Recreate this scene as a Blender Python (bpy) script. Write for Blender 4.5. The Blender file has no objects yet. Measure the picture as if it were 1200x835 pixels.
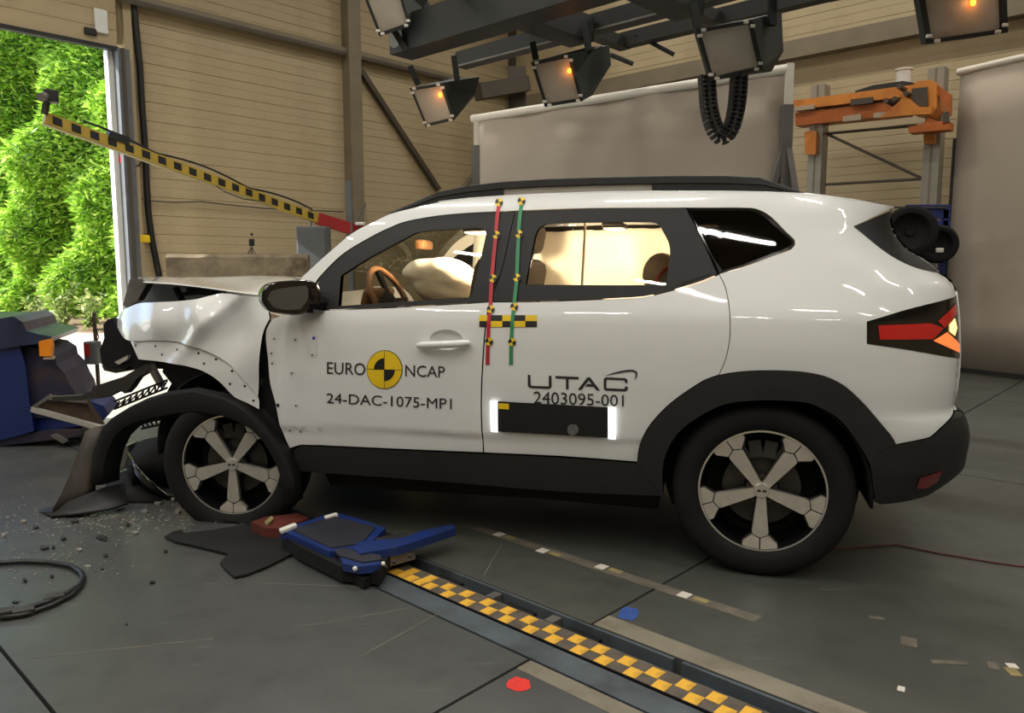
import bpy, bmesh, math, random
from mathutils import Vector, Matrix
random.seed(7)
SC = bpy.context.scene
COL = SC.collection

# ------------------------------------------------------------------ camera
F_PX, HORIZON, CAM_H = 890.0, 315.0, 1.25
PITCH = math.atan((417.5 - HORIZON) / F_PX)
cam_data = bpy.data.cameras.new('camera')
cam_data.sensor_fit = 'HORIZONTAL'; cam_data.sensor_width = 36.0
cam_data.lens = 36.0 * F_PX / 1200.0
cam_data.clip_start = 0.05; cam_data.clip_end = 200
cam = bpy.data.objects.new('camera', cam_data); COL.objects.link(cam)
cam.location = (0, 0, CAM_H); cam.rotation_euler = (math.pi / 2 - PITCH, 0, 0)
SC.camera = cam

# ------------------------------------------------------------------ world, sun, exposure
SC.view_settings.view_transform = 'Standard'; SC.view_settings.look = 'None'
SC.view_settings.gamma = 1.0; SC.view_settings.use_curve_mapping = False
SC.view_settings.exposure = 0.0
world = bpy.data.worlds.new('sky'); SC.world = world; world.use_nodes = True
wn = world.node_tree.nodes; wl = world.node_tree.links
sky = wn.new('ShaderNodeTexSky'); sky.sky_type = 'NISHITA'; sky.sun_disc = False
sky.sun_elevation = math.radians(50); sky.sun_rotation = math.radians(200); sky.altitude = 100
wl.new(sky.outputs[0], wn['Background'].inputs[0]); wn['Background'].inputs[1].default_value = 0.55
SUN_EL, SUN_AZ = 33, 188     # azimuth: where the sun stands, degrees counter-clockwise from world X
sun_l = bpy.data.lights.new('sun', 'SUN'); sun_l.energy = 13.0; sun_l.angle = 0.009; sun_l.color = (1, .95, .86)
sun = bpy.data.objects.new('sun', sun_l); COL.objects.link(sun)
sd = Vector((math.cos(math.radians(SUN_AZ)) * math.cos(math.radians(SUN_EL)), math.sin(math.radians(SUN_AZ)) * math.cos(math.radians(SUN_EL)), math.sin(math.radians(SUN_EL))))
sun.rotation_euler = sd.to_track_quat('Z', 'Y').to_euler(); sun.location = sd * 30
SC.cycles.use_denoising = True
SC.cycles.max_bounces = 8; SC.cycles.transparent_max_bounces = 16
SC.cycles.sample_clamp_indirect = 6
CEIL_POWER = 43.0       # watts for each ceiling tube fixture
LAMP_COL = (1.0, .955, .865)

# ------------------------------------------------------------------ geometry helpers
def ray(px, py):
    cx = (px - 600) / F_PX; cy = -(py - 417.5) / F_PX
    return Vector((cx, math.cos(PITCH) + cy * math.sin(PITCH), -math.sin(PITCH) + cy * math.cos(PITCH)))
def G(px, py, z=0.0):                       # where the photo's pixel meets a level plane
    r = ray(px, py); t = (z - CAM_H) / r.z
    return Vector((r.x * t, r.y * t, z))
def P(px, py, Y):                           # point at a known distance
    r = ray(px, py); t = Y / r.y
    return Vector((r.x * t, Y, CAM_H + r.z * t))
ROOM = math.radians(47.2)                   # the hall's own axes: v along the door wall, u towards it
VA = Vector((math.cos(ROOM), math.sin(ROOM), 0)); UA = Vector((-math.sin(ROOM), math.cos(ROOM), 0))
def R(v, u, z=0.0): return VA * v + UA * u + Vector((0, 0, z))
def on_u(px, py, u):                        # pixel on the plane u = const
    r = ray(px, py); t = u / (r.x * UA.x + r.y * UA.y)
    return Vector((0, 0, CAM_H)) + r * t
def on_v(px, py, v):
    r = ray(px, py); t = v / (r.x * VA.x + r.y * VA.y)
    return Vector((0, 0, CAM_H)) + r * t
def vu(p): return (p.dot(VA), p.dot(UA))

class MB:
    """collects polygons, then links them as one mesh object"""
    def __init__(s): s.v = []; s.f = []; s.m = []
    def add(s, vs, fs, mi=0):
        o = len(s.v); s.v += [Vector(a) for a in vs]
        s.f += [tuple(i + o for i in f) for f in fs]; s.m += [mi] * len(fs); return s
    def box(s, c, size, M=None, bev=0.0, mi=0):
        c = Vector(c); hx, hy, hz = [a / 2 for a in size]
        if bev <= 0:
            vs = [Vector((x, y, z)) for x in (-hx, hx) for y in (-hy, hy) for z in (-hz, hz)]
            fs = [(0, 1, 3, 2), (4, 6, 7, 5), (0, 4, 5, 1), (2, 3, 7, 6), (0, 2, 6, 4), (1, 5, 7, 3)]
        else:
            bm = bmesh.new(); bmesh.ops.create_cube(bm, size=1)
            for v in bm.verts: v.co = Vector((v.co.x * size[0], v.co.y * size[1], v.co.z * size[2]))
            bmesh.ops.bevel(bm, geom=bm.edges[:], offset=bev, segments=2, affect='EDGES', profile=.5)
            bm.verts.index_update(); vs = [v.co.copy() for v in bm.verts]; fs = [tuple(v.index for v in f.verts) for f in bm.faces]; bm.free()
        if M is not None: vs = [M @ v for v in vs]
        return s.add([v + c for v in vs], fs, mi)
    def rbox(s, v0, v1, u0, u1, z0, z1, mi=0):              # box along the hall's axes
        vs = [R(v, u, z) for v in (v0, v1) for u in (u0, u1) for z in (z0, z1)]
        return s.add(vs, [(0, 1, 3, 2), (4, 6, 7, 5), (0, 4, 5, 1), (2, 3, 7, 6), (0, 2, 6, 4), (1, 5, 7, 3)], mi)
    def tube(s, pts, r, n=8, caps=True, mi=0, closed=False):
        pts = [Vector(p) for p in pts]; k = len(pts)
        rr = r if isinstance(r, (list, tuple)) else [r] * k
        vs = []; prev = None
        for i, p in enumerate(pts):
            if closed: t = pts[(i + 1) % k] - pts[i - 1]
            else: t = pts[min(i + 1, k - 1)] - pts[max(i - 1, 0)]
            t.normalize()
            if prev is None:
                a = Vector((0, 0, 1)) if abs(t.z) < .9 else Vector((1, 0, 0)); x = t.cross(a).normalized()
            else:
                x = (prev - t * prev.dot(t)).normalized()
            prev = x; y = t.cross(x)
            for j in range(n):
                a = 2 * math.pi * (j + .5) / n; vs.append(p + (x * math.cos(a) + y * math.sin(a)) * rr[i])
        fs = []
        for i in range(k if closed else k - 1):
            for j in range(n):
                a, b = i * n + j, i * n + (j + 1) % n; i2 = (i + 1) % k
                fs.append((a, b, i2 * n + (j + 1) % n, i2 * n + j))
        if caps and not closed: fs += [tuple(range(n - 1, -1, -1)), tuple((k - 1) * n + j for j in range(n))]
        return s.add(vs, fs, mi)
    def bar(s, a, b, w, h, up=(0, 0, 1), mi=0):             # rectangular bar from a to b
        a = Vector(a); b = Vector(b); t = (b - a).normalized(); u = Vector(up)
        if abs(t.dot(u)) > .97: u = Vector((1, 0, 0))
        x = t.cross(u).normalized(); y = x.cross(t).normalized()
        vs = [p + x * (w / 2 * sx) + y * (h / 2 * sy) for p in (a, b) for sx, sy in ((-1, -1), (1, -1), (1, 1), (-1, 1))]
        return s.add(vs, [(3, 2, 1, 0), (4, 5, 6, 7), (0, 1, 5, 4), (1, 2, 6, 5), (2, 3, 7, 6), (3, 0, 4, 7)], mi)
    def prism(s, poly, d, mi=0):                            # planar polygon (3-D points) pushed along d
        poly = [Vector(p) for p in poly]; d = Vector(d); n = len(poly)
        vs = poly + [p + d for p in poly]
        fs = [tuple(range(n - 1, -1, -1)), tuple(range(n, 2 * n))] + [(i, (i + 1) % n, n + (i + 1) % n, n + i) for i in range(n)]
        return s.add(vs, fs, mi)
    def lathe(s, prof, M, n=48, mi=0, closed=False):        # profile (radius, height) about local Y of M
        k = len(prof); vs = []
        for j in range(n):
            a = 2 * math.pi * j / n
            vs += [M @ Vector((r * math.cos(a), h, r * math.sin(a))) for r, h in prof]
        fs = []
        for j in range(n):
            j2 = (j + 1) % n
            for i in range(k if closed else k - 1):
                i2 = (i + 1) % k; fs.append((j * k + i, j * k + i2, j2 * k + i2, j2 * k + i))
        return s.add(vs, fs, mi)
    def grid(s, rows, mi=0):
        n = len(rows[0]); vs = [p for r in rows for p in r]
        return s.add(vs, [(i * n + j, i * n + j + 1, (i + 1) * n + j + 1, (i + 1) * n + j) for i in range(len(rows) - 1) for j in range(n - 1)], mi)
    def sphere(s, c, r, M=None, n=16, m=10, mi=0):
        rx, ry, rz = r if isinstance(r, (tuple, list)) else (r, r, r); rows = []
        for i in range(m + 1):
            th = math.pi * i / m; row = []
            for j in range(n + 1):
                ph = 2 * math.pi * j / n
                p = Vector((rx * math.sin(th) * math.cos(ph), ry * math.sin(th) * math.sin(ph), rz * math.cos(th)))
                if M is not None: p = M @ p
                row.append(p + Vector(c))
            rows.append(row)
        return s.grid(rows, mi)
    def build(s, name, mat, parent=None, world=False, smooth=False, solid=0.0, recalc=True, merge=False):
        me = bpy.data.meshes.new(name); vs = s.v
        if world and parent is not None:
            Mw = parent.matrix_basis; q_ = parent.parent
            while q_ is not None: Mw = q_.matrix_basis @ Mw; q_ = q_.parent
            Mi = Mw.inverted(); vs = [Mi @ v for v in vs]
        me.from_pydata([tuple(v) for v in vs], [], s.f)
        for m in (mat if isinstance(mat, (list, tuple)) else [mat]): me.materials.append(m)
        for p, mi in zip(me.polygons, s.m): p.material_index = mi
        bm = bmesh.new(); bm.from_mesh(me)
        if merge: bmesh.ops.remove_doubles(bm, verts=bm.verts[:], dist=1e-5)
        if recalc: bmesh.ops.recalc_face_normals(bm, faces=bm.faces[:])
        bm.to_mesh(me); bm.free()
        o = bpy.data.objects.new(name, me); COL.objects.link(o)
        if parent is not None: o.parent = parent
        if smooth:
            for p in me.polygons: p.use_smooth = True
            if smooth is not True: me.set_sharp_from_angle(angle=math.radians(smooth))
        if solid:
            md = o.modifiers.new('thickness', 'SOLIDIFY'); md.thickness = solid; md.offset = 0
        return o

def empty(name, loc=(0, 0, 0), rz=0.0):
    o = bpy.data.objects.new(name, None); COL.objects.link(o); o.location = loc; o.rotation_euler = (0, 0, rz)
    o.empty_display_size = .1; o.matrix_basis = Matrix.Translation(Vector(loc)) @ Matrix.Rotation(rz, 4, 'Z'); return o
def tag(o, label, cat, group=None, kind=None):
    o['label'] = label; o['category'] = cat
    if group: o['group'] = group
    if kind: o['kind'] = kind
    return o
def structure(o): o['kind'] = 'structure'; return o
def copy_part(o, parent, loc=None):
    c = o.copy(); COL.objects.link(c); c.parent = parent
    if loc is not None: c.location = loc
    return c

# ------------------------------------------------------------------ materials
def lin(c): return tuple(((x / 255) / 12.92 if x / 255 <= .04045 else ((x / 255 + .055) / 1.055) ** 2.4) for x in c)
def mat(name, rgb, rough=.6, metal=0.0, var=.12, scale=6.0, bump=0.0, bscale=60.0, coat=0.0, dirt=None, dscale=1.5, spec=.5, emit=None, estr=0.0, trans=0.0):
    m = bpy.data.materials.new(name); m.use_nodes = True; nt = m.node_tree; b = nt.nodes['Principled BSDF']
    base = lin(rgb); N = nt.nodes.new; L = nt.links.new
    tc = N('ShaderNodeTexCoord')
    b.inputs['Roughness'].default_value = rough; b.inputs['Metallic'].default_value = metal
    b.inputs['Specular IOR Level'].default_value = spec
    if coat: b.inputs['Coat Weight'].default_value = coat; b.inputs['Coat Roughness'].default_value = .03
    if trans: b.inputs['Transmission Weight'].default_value = trans
    if var > 0:
        n = N('ShaderNodeTexNoise'); n.inputs['Scale'].default_value = scale; n.inputs['Detail'].default_value = 6
        L(tc.outputs['Object'], n.inputs['Vector'])
        cr = N('ShaderNodeValToRGB'); cr.color_ramp.elements[0].position = .3; cr.color_ramp.elements[1].position = .7
        cr.color_ramp.elements[0].color = tuple(max(0, c * (1 - var)) for c in base) + (1,)
        cr.color_ramp.elements[1].color = tuple(min(1, c * (1 + var)) for c in base) + (1,)
        L(n.outputs['Fac'], cr.inputs['Fac']); out = cr.outputs['Color']
        if dirt:
            n2 = N('ShaderNodeTexNoise'); n2.inputs['Scale'].default_value = dscale; n2.inputs['Detail'].default_value = 8; n2.inputs['Roughness'].default_value = .65
            L(tc.outputs['Object'], n2.inputs['Vector'])
            r2 = N('ShaderNodeValToRGB'); r2.color_ramp.elements[0].position = .48; r2.color_ramp.elements[1].position = .68
            L(n2.outputs['Fac'], r2.inputs['Fac'])
            mx = N('ShaderNodeMix'); mx.data_type = 'RGBA'; L(r2.outputs['Color'], mx.inputs['Factor']); L(out, mx.inputs[6]); mx.inputs[7].default_value = lin(dirt) + (1,)
            out = mx.outputs[2]
        L(out, b.inputs['Base Color'])
    else: b.inputs['Base Color'].default_value = base + (1,)
    if bump:
        n3 = N('ShaderNodeTexNoise'); n3.inputs['Scale'].default_value = bscale; n3.inputs['Detail'].default_value = 5; L(tc.outputs['Object'], n3.inputs['Vector'])
        bp = N('ShaderNodeBump'); bp.inputs['Strength'].default_value = bump; bp.inputs['Distance'].default_value = .01
        L(n3.outputs['Fac'], bp.inputs['Height']); L(bp.outputs['Normal'], b.inputs['Normal'])
    if emit: b.inputs['Emission Color'].default_value = lin(emit) + (1,); b.inputs['Emission Strength'].default_value = estr
    return m
def glass(name, tint=(235, 235, 230), refl=.12):
    m = bpy.data.materials.new(name); m.use_nodes = True; nt = m.node_tree; nt.nodes.clear()
    N = nt.nodes.new; L = nt.links.new
    o = N('ShaderNodeOutputMaterial'); t = N('ShaderNodeBsdfTransparent'); t.inputs[0].default_value = lin(tint) + (1,)
    g = N('ShaderNodeBsdfGlossy'); g.inputs['Roughness'].default_value = .02; g.inputs[0].default_value = (1, 1, 1, 1)
    lw = N('ShaderNodeLayerWeight'); lw.inputs[0].default_value = .5; pw = N('ShaderNodeMath'); pw.operation = 'POWER'; pw.inputs[1].default_value = 4.5; L(lw.outputs['Facing'], pw.inputs[0])
    fr = N('ShaderNodeMath'); fr.operation = 'MULTIPLY_ADD'; fr.inputs[1].default_value = .8; fr.inputs[2].default_value = .035; L(pw.outputs[0], fr.inputs[0])
    mx = N('ShaderNodeMixShader'); L(fr.outputs[0], mx.inputs[0]); L(t.outputs[0], mx.inputs[1]); L(g.outputs[0], mx.inputs[2]); L(mx.outputs[0], o.inputs[0])
    return m
M = {}
def mk(k, *a, **kw): M[k] = mat(k, *a, **kw)
mk('paint', (216, 218, 218), rough=.35, var=.015, scale=2, coat=1.0)
mk('black_plastic', (27, 27, 28), rough=.55, var=.15, scale=8, bump=.08, bscale=400)
mk('gloss_black', (8, 8, 9), rough=.12, var=.05, coat=.6)
mk('pillar_black', (14, 14, 14), rough=.45, var=.08, spec=.3)
mk('trim_black', (20, 20, 20), rough=.65, var=.15, scale=8, spec=.3)
mk('rubber', (17, 17, 17), rough=.8, var=.2, scale=12, spec=.3)
mk('alloy', (214, 211, 205), rough=.34, metal=.75, var=.06, scale=30)
mk('wheel_black', (10, 10, 11), rough=.25, var=.1, coat=.5)
mk('disc_metal', (70, 68, 65), rough=.45, metal=.7, var=.15, scale=20)
mk('chassis', (14, 14, 15), rough=.75, var=.3, scale=5, spec=.3)
mk('dark_metal', (62, 60, 58), rough=.5, metal=.5, var=.3, scale=8)
mk('grey_metal', (120, 118, 114), rough=.45, metal=.6, var=.2, scale=6)
mk('rail_silver', (178, 174, 166), rough=.4, metal=.2, var=.06)
mk('airbag', (240, 234, 224), rough=.85, var=.06, scale=8, bump=.15, bscale=25)
mk('brown_trim', (112, 78, 48), rough=.55, var=.15)
mk('seat_cloth', (66, 60, 55), rough=.9, var=.15, scale=40, bump=.1, bscale=300)
mk('beige_cloth', (170, 152, 130), rough=.9, var=.1, scale=20)
mk('yellow', (226, 190, 20), rough=.5, var=.05)
mk('black', (18, 18, 18), rough=.5, var=.05)
mk('ink', (38, 38, 40), rough=.5, var=.05)
mk('red_tape', (176, 22, 44), rough=.5, var=.05)
mk('green_tape', (40, 130, 84), rough=.5, var=.05)
mk('red_lamp', (176, 10, 14), rough=.15, var=.05, coat=1, emit=(255, 20, 16), estr=.05)
mk('amber_lamp', (240, 130, 70), rough=.2, var=.03, emit=(255, 120, 60), estr=.9)
mk('hot_lamp', (255, 200, 120), rough=.2, var=0, emit=(255, 205, 120), estr=2.2)
mk('red_reflector', (110, 12, 16), rough=.2, var=.05, coat=1)
mk('mirror_face', (96, 98, 98), rough=.3, metal=.6, var=.02)
mk('label_grey', (96, 98, 98), rough=.5, var=.3, scale=60)
mk('led_bar', (250, 250, 248), rough=.3, var=0, emit=(255, 255, 252), estr=1.6)
mk('engine_blue', (116, 128, 136), rough=.5, var=.25, scale=9)
M['glass'] = glass('window_glass', (226, 224, 216)); M['dark_glass'] = glass('dark_glass', (58, 55, 50))
# ================================================================== THE CAR
CAR_YAW = math.radians(180 - 16)
CF = Vector((math.cos(CAR_YAW), math.sin(CAR_YAW), 0)); CL = Vector((-CF.y, CF.x, 0))
CAR_O = G(893, 668) - CL * .80
car = empty('car', CAR_O, CAR_YAW)
tag(car, 'white crash-tested SUV with crushed front, standing beside the checkered track', 'car')

def interp(tab, x):
    if x <= tab[0][0]: return tab[0][1]
    for (a, ya), (b, yb) in zip(tab, tab[1:]):
        if x <= b: return ya + (yb - ya) * (x - a) / (b - a)
    return tab[-1][1]
def smooth_tab(tab, lo, hi, n=240, passes=14):
    xs = [lo + (hi - lo) * i / n for i in range(n + 1)]; ys = [interp(tab, x) for x in xs]
    for _ in range(passes): ys = [ys[0]] + [(ys[i - 1] + 2 * ys[i] + ys[i + 1]) / 4 for i in range(1, n)] + [ys[-1]]
    return list(zip(xs, ys))
def fast(tab):
    lo = tab[0][0]; st = tab[1][0] - lo; n = len(tab); ys = [y for _, y in tab]
    def f(x):
        t = (x - lo) / st
        if t <= 0: return ys[0]
        if t >= n - 1: return ys[-1]
        i = int(t); return ys[i] + (ys[i + 1] - ys[i]) * (t - i)
    return f
# half width over height
HW = fast(smooth_tab([(.05, .79), (.2, .835), (.35, .868), (.5, .889), (.65, .90), (.8, .905), (.95, .90), (1.06, .888), (1.13, .862), (1.22, .826),
     (1.36, .765), (1.48, .708), (1.56, .655), (1.62, .58), (1.7, .42)], .05, 1.75, 260, 20))
# where the tail ends, over height
XR = fast(smooth_tab([(.2, -.60), (.32, -.635), (.38, -.70), (.47, -.755), (.58, -.765), (.63, -.757), (.685, -.735), (.71, -.70), (.8, -.71), (.9, -.712), (1.03, -.705), (1.15, -.698), (1.193, -.688), (1.23, -.643), (1.271, -.605), (1.333, -.518), (1.4, -.474), (1.45, -.468), (1.5, -.476), (1.7, -.45)], .2, 1.7, 300, 2))
def Ys(x, z):
    zc = z + .024 * max(x, 0)
    y = HW(zc)
    if x < .6: y += .012 * math.exp(-((x + .05) / .35) ** 2) * math.exp(-((zc - .95) / .22) ** 2)
    s = x - XR(zc); RR, RY = .5, .24
    t = min(1.0, max(0.0, 1 - s / RR))
    if t > 0: y -= RY * (1 - math.sqrt(max(0.0, 1 - min(.9995, t) ** 2.6)))
    if x > 2.75: y -= min(.22, .22 * ((x - 2.75) / .6) ** 2)
    return y
def Yn(x, z, fn=None):
    fn = fn or Ys; e = .004
    return Vector((-(fn(x + e, z) - fn(x - e, z)) / (2 * e), 1, -(fn(x, z + e) - fn(x, z - e)) / (2 * e))).normalized()
CINV = car.matrix_basis.inverted()
C_EYE = CINV @ Vector((0, 0, CAM_H))
def cray(px, py): return CINV.to_3x3() @ ray(px, py)
def cp(px, py, y):                              # pixel on the car's lengthwise plane y
    r = cray(px, py); t = (y - C_EYE.y) / r.y; return C_EYE + r * t
def cs(px, py, off=0.0):                        # pixel on the car's flank
    y = .86
    for _ in range(60):
        p = cp(px, py, y); y = y + .4 * (Ys(p.x, p.z) + off - y)
    return p
def cxz(pts, off=0.0):
    out = []
    for a in pts: p = cs(a[0], a[1], off); out.append((max(p.x, XR(p.z) + .002), p.z))
    return out
def rounded(poly, n=3, ang=38):
    """Catmull-Rom through the gentle corners of a closed outline, sharp ones kept"""
    k = len(poly); sharp = []
    for i in range(k):
        a = Vector(poly[i]) - Vector(poly[i - 1]); b = Vector(poly[(i + 1) % k]) - Vector(poly[i])
        sharp.append(a.length < 1e-6 or b.length < 1e-6 or a.angle(b) > math.radians(ang))
    out = []
    for i in range(k):
        p0, p1, p2, p3 = [Vector(poly[(i + d) % k]) for d in (-1, 0, 1, 2)]
        out.append(tuple(p1))
        if sharp[i] and sharp[(i + 1) % k]: continue
        if (p2 - p1).length < .01: continue
        m1 = (p2 - p1) if sharp[i] else (p2 - p0) / 2 * min(1, 2 * (p2 - p1).length / max(1e-6, (p2 - p0).length))
        m2 = (p2 - p1) if sharp[(i + 1) % k] else (p3 - p1) / 2 * min(1, 2 * (p2 - p1).length / max(1e-6, (p3 - p1).length))
        for j in range(1, n + 1):
            t = j / (n + 1); t2, t3 = t * t, t ** 3
            out.append(tuple(p1 * (2 * t3 - 3 * t2 + 1) + m1 * (t3 - 2 * t2 + t) + p2 * (-2 * t3 + 3 * t2) + m2 * (t3 - t2)))
    return out
def inset(poly, d):
    k = len(poly); area = sum(poly[i - 1][0] * poly[i][1] - poly[i][0] * poly[i - 1][1] for i in range(k))
    sg = 1 if area > 0 else -1; out = []
    for i in range(k):
        a = (Vector(poly[i]) - Vector(poly[i - 1])); b = (Vector(poly[(i + 1) % k]) - Vector(poly[i]))
        if a.length < 1e-7 or b.length < 1e-7: out.append(poly[i]); continue
        a.normalize(); b.normalize()
        n = Vector((-a.y, a.x)) + Vector((-b.y, b.x))
        if n.length < .2: out.append(poly[i]); continue
        n.normalize(); c = max(.5, n.dot(Vector((-a.y, a.x))))
        q = Vector(poly[i]) + n * (sg * d / c); out.append((q.x, q.y))
    return out
def fill2d(loops, step):
    """triangulated fill of outline + holes in the x,z plane, cut into a grid"""
    bm = bmesh.new(); es = []
    for lp in loops:
        vs = [bm.verts.new((x, 0, z)) for x, z in lp]
        for i in range(len(vs)):
            if (vs[i].co - vs[i - 1].co).length > 1e-6: es.append(bm.edges.new((vs[i - 1], vs[i])))
    bmesh.ops.triangle_fill(bm, edges=es, use_beauty=True, normal=(0, -1, 0))
    xs = [v.co.x for v in bm.verts]; zs = [v.co.z for v in bm.verts]
    for lo, hi, ax in ((min(xs), max(xs), 0), (min(zs), max(zs), 2)):
        n = int((hi - lo) / step)
        for i in range(1, n + 1):
            c = [0, 0, 0]; c[ax] = lo + (hi - lo) * i / (n + 1); nn = [0, 0, 0]; nn[ax] = 1
            bmesh.ops.bisect_plane(bm, geom=bm.verts[:] + bm.edges[:] + bm.faces[:], plane_co=c, plane_no=nn, dist=1e-6)
    bmesh.ops.dissolve_degenerate(bm, edges=bm.edges[:], dist=1e-5)
    return bm
def panel(name, loops, m, parent=None, off=0.0, thick=.012, step=.05, gap=0.0, side=1, disp=None, flat_normals=False):
    """a sheet that follows the car's flank inside the outline (loops of x,z); real thickness"""
    parent = parent or car
    if gap: loops = [inset(loops[0], gap)] + loops[1:]
    bm = fill2d(loops, step)
    fn = (lambda x, z: Ys(x, z) + (disp(x, z) if disp else 0)) if disp else Ys
    bm.verts.index_update()
    vs = [v.co.copy() for v in bm.verts]; fs = [[v.index for v in f.verts] for f in bm.faces]
    be = []
    for e in bm.edges:
        if len(e.link_faces) == 1: be.append((e.verts[0].index, e.verts[1].index))
    bm.free()
    nv = len(vs); V = []; Nn = []; Fc = []
    nr = [Yn(v.x, v.z, fn) for v in vs]
    for v, n in zip(vs, nr): V.append(Vector((v.x, fn(v.x, v.z) + off, v.z))); Nn.append(n)
    for v, n in zip(vs, nr): V.append(Vector((v.x, fn(v.x, v.z) + off - thick, v.z))); Nn.append(-n)
    for f in fs:                                   # orient outward
        a, b, c = V[f[0]], V[f[1]], V[f[2]]
        if (b - a).cross(c - a).y < 0: f = f[::-1]
        Fc.append(tuple(f)); Fc.append(tuple(i + nv for i in f[::-1]))
    for a, b in be:
        o = len(V); e = (V[b] - V[a]); n = e.cross(Vector((0, 1, 0)))
        if n.length < 1e-9: continue
        n.normalize()
        V += [V[a], V[b], V[b + nv], V[a + nv]]; Nn += [n] * 4; Fc.append((o, o + 1, o + 2, o + 3))
    if side < 0:
        V = [Vector((v.x, -v.y, v.z)) for v in V]; Nn = [Vector((n.x, -n.y, n.z)) for n in Nn]; Fc = [f[::-1] for f in Fc]
    me = bpy.data.meshes.new(name); me.from_pydata([tuple(v) for v in V], [], Fc); me.materials.append(m)
    for p in me.polygons: p.use_smooth = True
    if not flat_normals: me.normals_split_custom_set_from_vertices([tuple(n) for n in Nn])
    o = bpy.data.objects.new(name, me); COL.objects.link(o); o.parent = parent
    return o
def both(name, loops, m, **kw):
    a = panel(name, loops, m, **kw); b = panel(name, loops, m, side=-1, **kw); return a, b

# ---------------------------------------------------------------- outlines taken over from the photograph
ROOF_EDGE = [(354, 324.5), (383, 298), (413, 273), (440, 259), (458, 250.5), (481, 244.5), (514, 237), (550, 233), (587, 230.5), (640, 228), (700, 226), (764, 225), (850, 225), (900, 226), (946, 228), (1000, 235), (1047, 244)]
DLO_TOP = [(373, 325.7), (400.6, 298), (433, 278), (455, 267), (476, 259), (514, 252.3), (551, 249), (605, 246.5), (691, 243.5), (806, 243), (880, 243.3), (893, 247), (904, 254), (921, 271), (931, 280.5), (932, 287), (926, 293), (901, 302), (873, 312.5), (843, 321)]
ARCH_OUT = [(1050, 521.7), (1030, 493), (1007, 467), (987, 450), (965, 440), (938, 435), (900, 433.5), (868, 435), (843, 439), (823, 447), (787, 471.7), (762, 498), (750, 522), (747, 542)]
side_outline = ROOF_EDGE + [(1000, 265), (1044, 299.6), (1074, 314), (1103, 321), (1118, 332), (1121.5, 345.5), (1068, 361), (1015.7, 376.6), (1015.7, 403), (1070, 411), (1126, 419), (1125, 435), (1124, 450), (1123, 465), (1122, 478), (1100, 505), (1090, 513)] \
    + ARCH_OUT[:9] + [(851, 420), (856, 392), (855, 360), (850, 335), (843, 321)] + DLO_TOP[::-1][1:] + [(366, 338), (352, 338)]
SIDE = rounded(cxz(side_outline))
both('body_side', [SIDE], M['paint'], thick=.02, step=.035)

# roof skin between the two roof edges
edge = [cs(*p) for p in ROOF_EDGE[6:]]
rows = []
for p in edge:
    ye = p.y; rows.append([Vector((p.x, ye * t, p.z + .045 * (1 - abs(t) ** 2.2) - .002)) for t in [i / 12 for i in range(-12, 13)]])
MB().grid(rows).build('roof', M['paint'], car, smooth=True, solid=.015)
# windscreen between the A pillars
ws = [cs(*p) for p in ROOF_EDGE[:7]]
rows = []
for p in ws: rows.append([Vector((p.x + .10 * (1 - t * t), (p.y - .01) * t, p.z + .02 * (1 - t * t))) for t in [i / 14 for i in range(-14, 15)]])
m = M['cracked_glass'] = glass('cracked_glass', (215, 218, 214)); nt = m.node_tree
tc = nt.nodes.new('ShaderNodeTexCoord'); vo = nt.nodes.new('ShaderNodeTexVoronoi'); vo.feature = 'DISTANCE_TO_EDGE'; vo.inputs['Scale'].default_value = 22
nz = nt.nodes.new('ShaderNodeTexNoise'); nz.inputs['Scale'].default_value = 5
nt.links.new(tc.outputs['Object'], vo.inputs['Vector']); nt.links.new(tc.outputs['Object'], nz.inputs['Vector'])
mt = nt.nodes.new('ShaderNodeMath'); mt.operation = 'LESS_THAN'; mt.inputs[1].default_value = .018; nt.links.new(vo.outputs['Distance'], mt.inputs[0])
df = nt.nodes.new('ShaderNodeBsdfDiffuse'); df.inputs[0].default_value = (.5, .52, .5, 1)
mx = nt.nodes.new('ShaderNodeMixShader'); ml = nt.nodes.new('ShaderNodeMath'); ml.operation = 'MULTIPLY'; ml.inputs[1].default_value = .6
nt.links.new(mt.outputs[0], ml.inputs[0]); nt.links.new(ml.outputs[0], mx.inputs[0])
on = [n for n in nt.nodes if n.type == 'OUTPUT_MATERIAL'][0]; src = on.inputs[0].links[0].from_socket
nt.links.new(src, mx.inputs[1]); nt.links.new(df.outputs[0], mx.inputs[2]); nt.links.new(mx.outputs[0], on.inputs[0])
o = MB().grid(rows).build('windscreen', m, car, smooth=True); o['label'] = 'cracked windscreen'

# ---------------------------------------------------------------- doors
SILL = [(354, 522), (460, 526.5), (566, 531), (660, 535.5), (745, 542)]
GAP_FR = [(574, 353.5), (569, 382), (565.5, 430), (564, 475), (566, 531)]
belt_f = [(373, 363.4), (440, 361), (510, 357.5), (574, 353.5)]
front_door_px = belt_f + GAP_FR[1:] + [(460, 526.5), (354, 522), (338, 526), (330, 508), (325, 490), (321, 472), (315, 450), (312.5, 422), (310, 389), (318, 373), (340, 366)]
FD = rounded(cxz(front_door_px))
def door_disp(x, z):       # swage along the foot of the doors and the pressed flange at the front edge
    zc = z + .024 * x; d = -.010 / (1 + math.exp((zc - .545) / .006))
    xf = x - (2.27 - .12 * (zc - .5)); d -= .008 / (1 + math.exp(-(xf + .035) / .006))
    return d
hc = cs(523, 398); HOLE = [(hc.x + .078 * math.cos(t), hc.z + .046 * math.sin(t)) for t in [i * math.pi / 14 for i in range(28)]]
fd, fd2 = both('front_door', [FD, HOLE], M['paint'], gap=.003, thick=.05, step=.03, disp=door_disp)
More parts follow.
